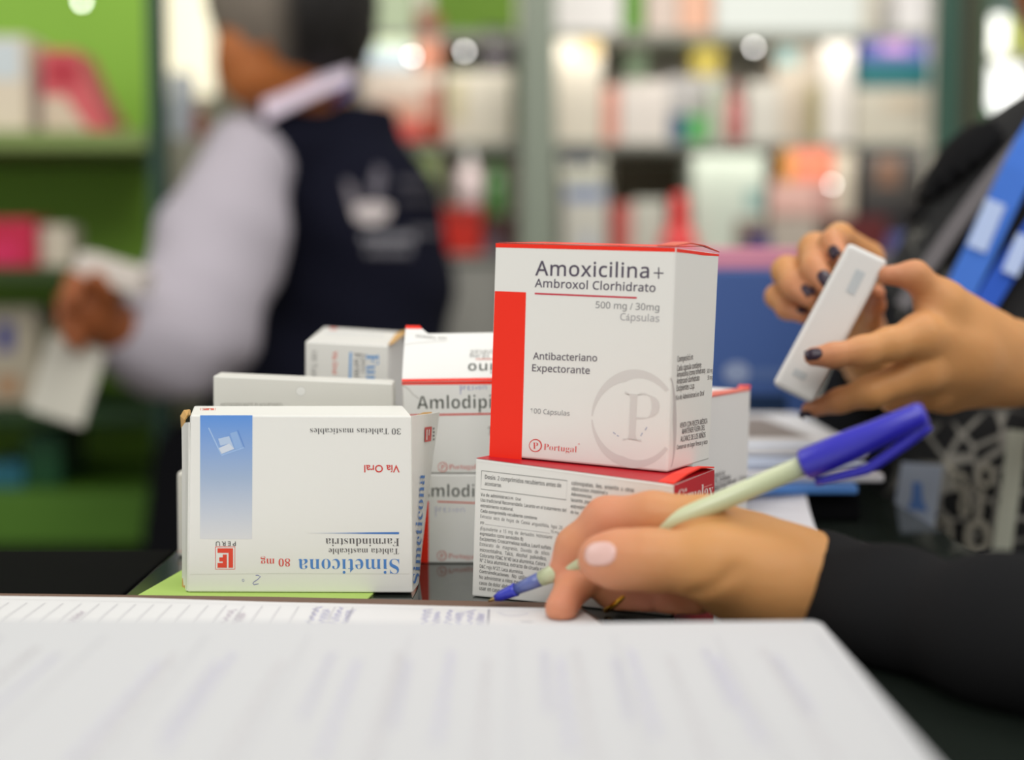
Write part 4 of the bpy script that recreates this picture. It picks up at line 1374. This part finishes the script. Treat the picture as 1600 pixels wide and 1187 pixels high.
SHT = lin((176, 169, 177))
UA = [J(384, 268, 1.90, 72), J(346, 380, 1.84, 92), J(298, 510, 1.76, 96), J(268, 558, 1.70, 66)]
FA = [J(268, 556, 1.70, 66), J(225, 540, 1.67, 58), J(178, 520, 1.64, 44)]
def f_shirt(p):
    d = smin(chain(p, UA, .04), chain(p, FA, .03), .03)
    fold = .0018 * np.sin(p[:, 2] * 70 + p[:, 0] * 45)
    d = d + fold
    q0 = np.array(P(162, 512, 1.63)); nn = np.array(P(178, 520, 1.64)) - q0; nn = nn / np.linalg.norm(nn)
    d = np.maximum(d, -((p - q0) @ nn))
    d = smin(d, chain(p, [J(392, 235, 1.93, 60), J(470, 215, 1.97, 60)], .03), .03)
    return d
sdf_object('shirt', f_shirt, (-.66, 1.52, TOP - .02), (-.20, 2.12, TOP + .36), .008, CLOTH, ma, np.array(SHT))
co = []
for k in range(15):
    t = k / 14
    x, y, d = 414 + (552 - 414) * t, 190 - 64 * t - 2 * math.sin(math.pi * t), 1.862 + .0 * t + .02 * t
    h_ = 36 * (1 - .45 * t)
    co.append([P(x, y, d), P(x - 2, y - h_ * .5, d + .004), P(x - 4, y - h_, d + .016)])
flap('shirt_collar', ma, co, .004, lin((214, 200, 214)), CLOTH)['label'] = 'white shirt collar'
VC = [J(512, 228, 2.0, 88), J(545, 330, 2.02, 128), J(562, 450, 2.03, 135), J(520, 640, 2.03, 165), J(455, 800, 2.02, 205)]
def f_vest(p):
    d = chain(p, VC, .05)
    d = smin(d, seg(p, np.array(P(438, 224, 1.94)), np.array(P(558, 196, 2.05)), .054, .052), .05)
    d = smin(d, seg(p, np.array(P(440, 222, 1.94)), np.array(P(556, 172, 2.0)), .05, .05), .03)
    d = np.maximum(d, -(chain(p, UA, .04) + .012))
    return d + .002 * np.sin(p[:, 2] * 55 + p[:, 0] * 30)
ob_v = sdf_object('navy_vest', f_vest, (-.60, 1.70, TOP - .42), (.12, 2.36, TOP + .36), .009, CLOTH, ma, np.array(lin((19, 20, 33))))
vt = bvh(ob_v)
def patch(name, parent, pts, col, lift=.004):
    """printed shape on the vest, subdivided so that it follows the cloth"""
    c = (sum(p[0] for p in pts) / len(pts), sum(p[1] for p in pts) / len(pts))
    rows_ = []
    N = len(pts)
    for i in range(N + 1):
        p = pts[i % N]
        rows_.append([on_body(vt, c[0] + (p[0] - c[0]) * s, c[1] + (p[1] - c[1]) * s, lift, 1.9) for s in (.02, .5, 1.0)])
    return flap(name, parent, rows_, .0008, col, CLOTH)
LW = lin((196, 186, 184))
patch('vest_emblem', ma, [(545, 308), (562, 318), (590, 316), (612, 322), (606, 342), (580, 350), (556, 344)], LW)
patch('vest_emblem', ma, [(538, 280), (552, 290), (560, 322), (550, 326), (542, 300)], lin((128, 122, 128)))
patch('vest_emblem', ma, [(588, 258), (602, 268), (594, 312), (582, 314), (578, 288)], lin((104, 100, 108)))
for k, (x0, x1, y, g) in enumerate(((566, 660, 372, 150), (572, 650, 392, 120), (622, 690, 285, 84), (625, 690, 312, 70), (640, 690, 362, 96))):
    n_ = int((x1 - x0) / 12)
    for j in range(n_):
        xa = x0 + j * 12
        patch('vest_lettering', ma, [(xa, y - 6), (xa + 9, y - 5 - (j % 2) * 2), (xa + 9, y + 6), (xa, y + 5)], lin((g, g - 2, g + 4)))
patch('blue_collar_tab', ma, [(512, 158), (535, 140), (552, 128), (556, 136), (540, 152), (520, 164)], lin((28, 62, 170)), .012)
def f_mleg(p):
    d = np.minimum(chain(p, [J(420, 770, 1.98, 190), J(330, 1000, 1.92, 130), (W(-.42, 1.95, .5), .085), (W(-.42, 2.0, .1), .06), (W(-.47, 1.95, .05), .05)], .05),
                   chain(p, [J(480, 780, 2.05, 190), (W(-.28, 2.08, .5), .085), (W(-.28, 2.1, .1), .06), (W(-.33, 2.06, .05), .05)], .05))
    return d
sdf_object('trousers', f_mleg, (-.62, 1.74, .004), (-.02, 2.30, TOP - .08), .012, CLOTH, ma, np.array(lin((15, 15, 19))))
# hand of this person with the things it holds
mw = J(176, 512, 1.635, 36)
MF = [[J(150, 470, 1.60, 20), J(118, 440, 1.58, 16), J(108, 470, 1.56, 14)], [J(140, 480, 1.595, 20), J(105, 470, 1.575, 16), J(100, 500, 1.565, 13)],
      [J(138, 495, 1.595, 19), J(105, 505, 1.58, 15), J(110, 528, 1.57, 13)], [J(140, 508, 1.60, 17), J(116, 528, 1.585, 13), J(122, 540, 1.58, 12)]]
MT = [J(170, 480, 1.605, 24), J(168, 452, 1.585, 17), J(150, 436, 1.575, 14)]
mp = [[J(150, 472, 1.60, 26), mw], [J(142, 490, 1.60, 26), mw], [J(142, 506, 1.60, 24), mw]]
js = [j for c_ in MF for j in c_] + MT + [mw, J(215, 530, 1.66, 36)]
lo, hi = bounds(js, .01)
sdf_object('hand', hand_fn(mp, MF, MT, mw, J(215, 530, 1.66, 36), .015), lo, hi, .003, SKIN, ma, np.array(lin((150, 84, 44))))
def loose_box(name, quad, d, dep, col, label, cat='carton', n=(0, -1, 0)):
    f_ = Face(P(quad[0][0], quad[0][1], d), n)
    q_ = [f_.at(p) for p in quad]
    dv_ = Vector((.0, dep, 0))
    m_ = MB()
    m_.hexa(q_ + [p + dv_ for p in q_], col, .002)
    return props(m_.build(name, CARD), label, cat)
loose_box('white_box', [(122, 392), (224, 424), (214, 462), (112, 428)], 1.575, .06, lin((216, 206, 196)), 'white box held on top of the vest wearer\'s hand', 'carton')
loose_box('white_card', [(78, 520), (166, 548), (128, 668), (40, 640)], 1.605, .004, lin((206, 202, 188)), 'white card hanging from the hand of the person in the vest', 'card', (.1, -1, .1))

# ---------------------------------------------------------------- lime shelving on the left
D1, D2 = 1.95, 2.30
sh = empty('shelving_unit', (-0.72, 2.12, 0.0), 'lime green shelving with dark green edges, behind the person in the vest', 'shelving unit')
LIME = lin((138, 184, 62)); DG = lin((26, 44, 24)); OL = lin((120, 138, 78))
def sx(px, d): return (px - 800) / F * d
mb = MB(); mb.box(-1.35, sx(246, D2), D2, D2 + .02, .05, 2.2, LIME, 0); mb.build('back_panel', PAINT, sh)
x1 = sx(262, D1)
mb = MB(); mb.box(sx(240, D1), x1, D1 - .01, D1 + .03, .0, 2.2, lin((44, 70, 58)), .002); mb.build('dark_green_upright', PAINT, sh)
zS = []
for k, (y0, y1, c) in enumerate(((203, 234, OL), (418, 440, lin((52, 70, 34))), (640, 664, lin((30, 56, 26))), (770, 850, lin((76, 116, 34))))):
    zt, zb_ = P(0, y0, D1).z, P(0, y1, D1).z
    if k == 1: zt = TOP + EYE - .002
    mb = MB(); xf, xk = sx(238, D1), sx(244, D2)
    mb.hexa([(-1.35, D1, zt), (xf, D1, zt), (xf, D1, zb_), (-1.35, D1, zb_), (-1.35, D2, zt), (xk, D2, zt), (xk, D2, zb_), (-1.35, D2, zb_)], c, .002)
    mb.build('shelf', PAINT, sh)
    zS.append(zt)
mb = MB(); mb.box(-1.35, sx(236, D2), D1 + .06, D2, .0, P(0, 850, D1).z - .002, lin((20, 26, 20)), 0); mb.build('plinth', PAINT, sh)

def goods(name, px0, px1, ytop, d, dep, zbase, col, label, cat='carton', bands=(), group=None, m=CARD):
    """a carton that stands on zbase; px0..px1 and ytop as seen at distance d"""
    xa, xb = sx(px0, d), sx(px1, d)
    zt_ = P(800, ytop, d).z
    mb = MB()
    mb.box(xa, xb, d, d + dep, zbase + .0005, zt_, lin(col), .002)
    for (u0, u1, v0, v1, cc) in bands:
        X0, X1 = xa + (xb - xa) * u0, xa + (xb - xa) * u1
        Z0, Z1 = zbase + (zt_ - zbase) * v0, zbase + (zt_ - zbase) * v1
        mb.poly([Vector((X0, d - .0006, Z0)), Vector((X1, d - .0006, Z0)), Vector((X1, d - .0006, Z1)), Vector((X0, d - .0006, Z1))], lin(cc))
    props(mb.build(name, m), label, cat, group)
    return zt_

def bottle(name, px, wpx, ytop, d, zbase, col, capcol, label, neck=.35, cat='bottle', prof=None):
    x = sx(px, d); r = RP(wpx, d) / 2; zt_ = P(800, ytop, d).z; h = zt_ - zbase - .001
    y = d + r
    root = empty(name, (x, y, zbase + .0005), label, cat)
    b0 = Vector((x, y, zbase + .0005))
    prof = prof or [(0, .92), (.03, 1), (.58, 1), (.70, .72), (.78, neck)]
    mb = MB(); mb.tube([b0 + UP * (h * t) for t, _ in prof], [r * s for _, s in prof], lin(col), 20); mb.build('body', PLASTIC, root)
    t0 = prof[-1][0]
    mb = MB(); mb.tube([b0 + UP * (h * t) for t in (t0, t0 + .02, .97, 1.0)], [r * neck * 1.05, r * neck * 1.15, r * neck * .95, r * neck * .7], lin(capcol), 16); mb.build('cap', PLASTIC, root)

z1, z2, z3, z4 = zS
goods('beige_package', -30, 52, 55, 2.0, .10, z1, (214, 200, 178), 'tall beige package at the left end of the upper lime shelf', 'package', [(.1, .9, .55, .95, (196, 204, 206))])
bottle('grey_blue_bottle', 62, 26, 60, 2.04, z1, (150, 166, 178), (130, 150, 166), 'grey-blue bottle beside the beige package on the lime shelving')
# red wedge-shaped package
d = 2.02
xa = [sx(v, d) for v in (74, 128, 150, 186, 74)]
zz_ = [P(800, v, d).z for v in (78, 78, 132, 204, 204)]
zz_[3] = zz_[4] = z1 + .0006
mb = MB()
Vf = [Vector((x, d, z)) for x, z in zip(xa, zz_)] + [Vector((x, d + .09, z)) for x, z in zip(xa, zz_)]
mb.add(Vf, [[0, 4, 3, 2, 1], [5, 6, 7, 8, 9]] + [[i, (i + 1) % 5, (i + 1) % 5 + 5, i + 5] for i in range(5)], lin((206, 92, 96)))
mb.poly([Vector((xa[0], d - .0006, zz_[3])), Vector((sx(150, d), d - .0006, zz_[3])), Vector((sx(110, d), d - .0006, P(800, 150, d).z)), Vector((xa[0], d - .0006, P(800, 150, d).z))], lin((206, 186, 164)))
mb.poly([Vector((sx(84, d), d - .0006, P(800, 136, d).z)), Vector((sx(134, d), d - .0006, P(800, 136, d).z)), Vector((sx(128, d), d - .0006, P(800, 90, d).z)), Vector((sx(84, d), d - .0006, P(800, 90, d).z))], lin((176, 44, 58)))
props(mb.build('wedge_package', CARD), 'red wedge-shaped package with a beige corner on the upper lime shelf', 'package')
goods('red_package', -30, 58, 342, 2.0, .08, z2, (190, 30, 66), 'crimson package on the middle lime shelf', 'package', [(.0, .7, .1, .5, (206, 40, 90))])
goods('small_carton', 62, 112, 352, 2.02, .06, z2, (206, 196, 176), 'small cream carton right of the crimson package')
goods('beige_carton', -40, 58, 480, 2.02, .10, z3, (170, 160, 140), 'beige carton with a navy patch on the lower lime shelf', 'carton', [(.35, .62, .55, .85, (60, 66, 130)), (.3, .7, .1, .3, (168, 130, 96))])
goods('pale_carton', 60, 96, 505, 2.05, .08, z3, (150, 150, 120), 'slim grey-green carton beside the beige carton with navy patch')
goods('dark_green_box', 34, 90, 676, 2.0, .12, z4, (22, 74, 40), 'dark green box on the bottom lime shelf', 'box')
goods('teal_box', -30, 30, 724, 2.0, .12, z4, (40, 104, 122), 'teal box at the left end of the bottom lime shelf', 'box')
def glow_sphere(px, py, d, rpx, label, parent=None):  # emissive ball, in the cabinet a stand-in for a glint
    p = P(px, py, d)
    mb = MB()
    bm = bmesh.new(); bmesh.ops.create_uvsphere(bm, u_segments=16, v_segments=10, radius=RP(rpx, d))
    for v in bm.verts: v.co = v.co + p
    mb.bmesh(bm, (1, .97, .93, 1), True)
    return props(mb.build('cabinet_light', GLOW), label, 'light')
glow_sphere(128, 2, 2.1, 4.2, 'small round light glowing above the red wedge-shaped package')

# bright doorway strip and window
mb = MB(); mb.box(sx(262, 2.6), sx(338, 2.6), 2.6, 2.62, .0, P(0, 150, 2.6).z, lin((176, 170, 152)), 0)
props(mb.build('wall_left', PAINT), kind='structure')
mb = MB(); mb.box(sx(262, 2.6), sx(338, 2.6), 2.6, 2.62, P(0, 148, 2.6).z, 2.4, lin((240, 230, 204)), 0)
props(mb.build('window_1', LIT), kind='structure')
zl = P(0, 215, 2.39).z
goods('pale_blue_box', 272, 300, 112, 2.41, .05, zl, (206, 210, 226), 'pale blue box behind the upper arm of the person in the vest', 'box')
goods('ledge_cabinet', 264, 334, 215, 2.39, .10, 0.0, (176, 170, 156), 'tall pale cabinet front beside the dark green upright', 'cabinet')
bottle('red_bottle', 315, 22, 160, 2.41, zl, (176, 96, 80), (176, 110, 92), 'dull red bottle beside the shirt shoulder of the person in the vest')

# ---------------------------------------------------------------- display cabinet in the middle
CD, CB = 2.22, 2.56
dc = empty('glass_cabinet', (0.28, 2.42, 0.0), 'tall display cabinet with grey-green posts full of cartons, at the back of the shop', 'cabinet')
XL, XR2 = sx(570, 2.25), sx(1448, 2.25)
GP = lin((142, 150, 134))
for (a, b_, c) in ((812, 866, GP), (1452, 1482, lin((50, 84, 70))), (1483, 1505, lin((64, 60, 44))), (1506, 1528, lin((66, 84, 62)))):
    mb = MB(); mb.box(sx(a, CD), sx(b_, CD), CD - .03, CD + .015, .0, 2.3, c, .004); mb.build('post', PAINT, dc)
mb = MB(); mb.box(XL - .21, sx(1475, CB), CB, CB + .02, .0, 2.3, lin((232, 224, 206)), 0); mb.build('back_panel', PAINT, dc)
ZA, ZB, ZT = TOP + .14 + (415 - 226) / F * 2.27, TOP + .14 + (415 - 398) / F * 2.27, TOP + .14 + (415 - 60) / F * 2.27
for z in (ZA, ZB, ZT):
    mb = MB(); mb.box(XL - .21, sx(1446, CD), CD + .02, CB, z - .008, z, lin((150, 152, 142)), .001); mb.build('shelf', PAINT, dc)
mb = MB(); mb.box(XL - .21, sx(1446, CD), CD + .03, CB, .0, ZB - .010, lin((160, 158, 150)), .002); mb.build('lower_cupboard', PAINT, dc)
mb = MB(); mb.box(sx(955, CB), sx(1080, CB), CB - .016, CB - .001, ZB + .002, ZA - .010, lin((100, 90, 68)), .001); mb.build('inner_panel', PAINT, dc)  # brown sheet that paints in the shade beneath the shelf
mb = MB(); mb.box(sx(680, CB), sx(806, CB), CB - .016, CB - .001, ZA + .02, ZA + .34, lin((112, 150, 44)), .001); mb.build('lime_panel', PAINT, dc)
d = 2.28
G = 'cartons in the display cabinet'
for k, z in enumerate((ZT, ZA)):
    area_light('cabinet_strip_lamp', (0.28, 2.245, z - .016), (0.28, 2.50, z - .12), 1.05, 0.6 if k == 0 else 0.38, (1, .98, .93), .02)  # fill strips added under the shelves to lighten the recesses
# left bay
zt = goods('white_carton', 568, 690, 112, d, .12, ZA, (206, 192, 176), 'wide white carton with a salmon band, behind the vest shoulder', 'carton', [(.1, .75, .25, .6, (200, 160, 136)), (.80, 1, 0, .8, (180, 120, 98))])
zt2 = goods('grey_blue_box', 576, 648, 76, d, .10, zt, (160, 172, 178), 'grey-blue box lying on the salmon-banded carton', 'box')
goods('pale_green_box', 584, 648, -20, d, .10, zt2, (190, 204, 168), 'pale green box stacked on the grey-blue box', 'box')
goods('brown_red_box', 652, 690, 18, d, .10, zt, (160, 100, 74), 'brown-red box standing on the salmon-banded carton', 'box')
zt = goods('white_carton', 698, 800, 112, d, .12, ZA, (208, 200, 182), 'plain cream carton left of the grey-green post', 'carton', [(.05, .3, .3, .9, (196, 186, 150))])
goods('dark_pouch', 752, 796, 42, d + .02, .06, zt, (52, 44, 48), 'dark pouch standing on the plain cream carton', 'pouch')
goods('pink_red_box', 615, 660, 190, d - .045, .04, ZA, (236, 96, 84), 'bright coral box in front of the salmon-banded carton', 'box')
goods('rust_red_box', 662, 696, 186, d - .045, .04, ZA, (176, 74, 44), 'rust red box beside the coral box', 'box')
zt = goods('red_basket', 688, 752, 325, d, .14, ZB, (196, 40, 24), 'bright red basket on the lower cabinet shelf', 'basket', [(.1, .9, .75, .95, (150, 40, 28))])
goods('dark_box', 754, 806, 338, d, .12, ZB, (78, 46, 44), 'dark brown box right of the red basket', 'box', [(.1, .6, .0, .4, (112, 96, 110))])
bottle('white_bottle', 734, 42, 232, d, zt, (206, 186, 184), (226, 226, 220), 'white and pink bottle standing on the red basket')
bottle('green_bottle', 774, 36, 236, d + .04, P(0, 338, d).z, (84, 140, 68), (66, 110, 56), 'green bottle standing on the dark brown box')
goods('pale_lime_box', 636, 686, 240, d + .05, .08, ZB, (150, 166, 106), 'pale lime box behind the vest, left of the red basket', 'box')
# right bay, upper row
goods('cream_carton', 868, 939, 60, d, .12, ZA, (212, 202, 184), 'tall cream carton right of the grey-green post', 'carton', [(.55, .95, .82, .98, (200, 170, 110))])
goods('salmon_carton', 941, 965, 136, d, .10, ZA, (218, 150, 130), 'narrow salmon carton between two pale cartons')
goods('white_carton', 967, 1042, 126, d, .12, ZA, (218, 208, 198), 'square off-white carton right of the narrow salmon one', 'carton', [(.0, .5, .9, 1, (200, 190, 180))])
zt = goods('lavender_carton', 1040, 1128, 118, d + .07, .10, ZA, (186, 180, 178), 'lavender-grey carton behind the small blue and green boxes')
goods('yellow_box', 1078, 1122, 70, d + .07, .08, zt, (214, 192, 80), 'yellow box on top of the lavender-grey carton', 'box')
goods('green_tube_box', 976, 1008, 64, d + .13, .05, ZA, (150, 176, 140), 'pale green box standing behind the off-white carton', 'box')
goods('blue_box', 1044, 1070, 178, d, .05, ZA, (52, 88, 118), 'small dark blue box beside the small green box', 'box')
goods('green_box', 1071, 1102, 180, d, .05, ZA, (92, 172, 92), 'small bright green box beside the small dark blue box', 'box')
goods('grey_green_carton', 1106, 1129, 130, d, .08, ZA, (186, 190, 170), 'slim grey-green carton left of the dusty red bottle')
bottle('dusty_red_bottle', 1146, 30, 128, d, ZA, (196, 112, 108), (176, 90, 88), 'dusty red bottle among the pale cartons of the upper row')
goods('white_carton', 1163, 1214, 128, d, .10, ZA, (206, 200, 188), 'off-white carton right of the dusty red bottle')
goods('beige_carton', 1206, 1272, 72, d + .04, .10, ZA, (204, 190, 172), 'tall beige carton with a teal patch near its top', 'carton', [(.05, .5, .80, .97, (150, 192, 190))])
goods('olive_carton', 1262, 1277, 130, d, .06, ZA, (168, 156, 112), 'very narrow olive carton beside a tall pale one')
goods('pale_carton', 1279, 1326, 66, d, .12, ZA, (222, 214, 204), 'tall pale carton right of the narrow olive one')
zt = goods('white_carton', 1330, 1444, 138, d, .14, ZA, (198, 190, 172), 'wide cream carton under the teal and navy boxes', 'carton', [(.4, .9, .6, .85, (196, 180, 156))])
zt = goods('teal_box', 1334, 1444, 96, d, .12, zt, (20, 92, 96), 'flat teal box on the wide cream carton', 'box')
zt = goods('navy_box', 1338, 1440, 52, d, .10, zt, (52, 54, 122), 'navy box on top of the teal box', 'box', [(.3, .7, .3, .9, (150, 110, 160))])
# right bay, top shelf
goods('white_carton', 860, 968, -30, d - .03, .12, ZT, (244, 238, 232), 'bright white carton on the top shelf beside the post')
goods('leafy_green_box', 972, 1002, -30, d, .08, ZT, (110, 162, 62), 'leaf green box between bright cartons of the top shelf', 'box')
goods('pale_pink_carton', 1006, 1056, -30, d, .10, ZT, (224, 204, 190), 'pale pinkish carton on the top shelf')
goods('peach_box', 1058, 1108, -30, d, .10, ZT, (244, 190, 160), 'peach box left of the largest white carton on the top shelf', 'box')
goods('white_carton', 1112, 1338, -30, d - .03, .16, ZT, (232, 236, 228), 'largest white carton, spanning the top shelf')
goods('white_carton', 1392, 1444, -30, d - .03, .12, ZT, (246, 240, 236), 'bright white carton on the top shelf beside the dark green post')
# right bay, lower row
zt = goods('white_carton', 880, 948, 290, d, .12, ZB, (196, 192, 180), 'white carton with a blue band on the lower shelf', 'carton', [(.05, .95, .78, .98, (116, 130, 160)), (.4, .7, .0, .3, (176, 180, 190))])
zt = goods('grey_jar_box', 876, 944, 240, d, .10, zt, (168, 166, 150), 'grey tub with dark lid on the blue-banded carton', 'tub', [(.05, .85, .6, 1, (52, 54, 62))])
goods('red_carton', 953, 986, 318, d, .10, ZB, (170, 56, 46), 'narrow dark red carton right of the blue-banded one', 'carton', [(.6, 1, 0, 1, (206, 130, 120))])
goods('grey_white_carton', 988, 1040, 312, d, .12, ZB, (190, 190, 176), 'grey-white carton behind the red glue-shaped bottle')
bottle('red_squeeze_bottle', 1063, 58, 302, d - .04, ZB, (232, 44, 44), (236, 40, 40), 'bright red squeeze bottle with a pointed cap', .42, prof=[(0, .95), (.05, 1), (.28, 1), (.42, .62), (.52, .48)])
goods('mint_carton', 1080, 1192, 240, d, .14, ZB, (196, 204, 188), 'large pale mint carton right of the red squeeze bottle', 'carton', [(.75, 1, .45, .65, (130, 164, 156)), (.6, 1, .0, .35, (130, 110, 96))])
zt = goods('brown_carton', 1196, 1290, 336, d, .12, ZB, (128, 104, 90), 'brown carton under a stack of pink and orange boxes')
zt = goods('pink_carton', 1200, 1300, 284, d, .12, zt, (206, 164, 152), 'pink carton in the middle of the orange-topped stack', 'carton', [(.7, 1, .2, .9, (176, 130, 120))])
goods('orange_red_box', 1218, 1296, 232, d, .10, zt, (222, 120, 88), 'orange-red box topping the pink carton', 'box', [(.0, .2, .0, 1, (190, 140, 60))])
goods('pale_column_carton', 1300, 1330, 236, d, .12, ZB, (196, 184, 164), 'tall slim pale carton left of the dark boxes')
zt = goods('maroon_box', 1300, 1384, 338, d - .05, .04, ZB, (92, 26, 26), 'maroon box in front of the tall slim pale carton', 'box')
zt = goods('dark_box', 1338, 1440, 320, d, .14, ZB, (40, 36, 36), 'lower black box near the dark green post', 'box')
goods('dark_box', 1342, 1438, 236, d, .14, zt, (66, 62, 58), 'charcoal box with a brown label, topmost near the dark green post', 'box', [(.25, .6, .35, .9, (116, 84, 64))])
goods('periwinkle_box', 1386, 1440, 366, d - .05, .04, ZB, (84, 92, 148), 'periwinkle blue box at the right end of the lower shelf', 'box')
goods('navy_box', 1172, 1200, 366, d - .06, .04, ZB, (52, 46, 120), 'small navy box in front of the mint carton', 'box')
goods('grey_stack_box', 1202, 1274, 340, d - .06, .04, ZB, (178, 166, 152), 'grey-beige box beside the small navy box', 'box')
# glowing balls added in place of glints on shiny goods
glow_sphere(644, 88, 2.21, 3.4, 'small round cabinet light above the coral box')
glow_sphere(726, 80, 2.21, 3.4, 'small round cabinet light in front of the dark pouch')
glow_sphere(1178, 74, 2.21, 3.4, 'small round cabinet light below the largest white carton')
glow_sphere(1300, 288, 2.20, 2.6, 'small round cabinet light beside the pink carton')
# lit opening on the far right
mb = MB(); mb.box(sx(1522, 2.7), sx(1900, 2.7), 2.7, 2.72, .0, 2.4, lin((104, 122, 116)), 0)
props(mb.build('wall_right', PAINT), kind='structure')
mb = MB()
f_ = Face((0, 2.69, 0), (0, -1, 0))
WLT = (1.5, 1.5, 1.46, 1)
mb.poly([f_.at(p) for p in ((1530, 26), (1572, 26), (1572, 88), (1600, 100), (1600, 160), (1580, 186), (1556, 180), (1532, 140))], WLT)
props(mb.build('window_2', LIT), kind='structure')
goods('lime_box', 1576, 1640, 26, 2.6, .06, P(0, 84, 2.6).z, (206, 212, 96), 'yellow-green box by the bright window on the far right', 'box')
goods('green_sign_box', 1524, 1566, 178, 2.6, .06, P(0, 232, 2.6).z, (34, 140, 66), 'bright green box below the lit window', 'box')
goods('pale_ledge', 1520, 1640, 84, 2.62, .07, P(0, 96, 2.62).z, (214, 210, 196), 'pale ledge under the yellow-green box', 'ledge')
goods('grey_green_cabinet', 1520, 1640, 232, 2.58, .10, 0.0, (70, 96, 84), 'grey-green cabinet front below the lit window', 'cabinet')
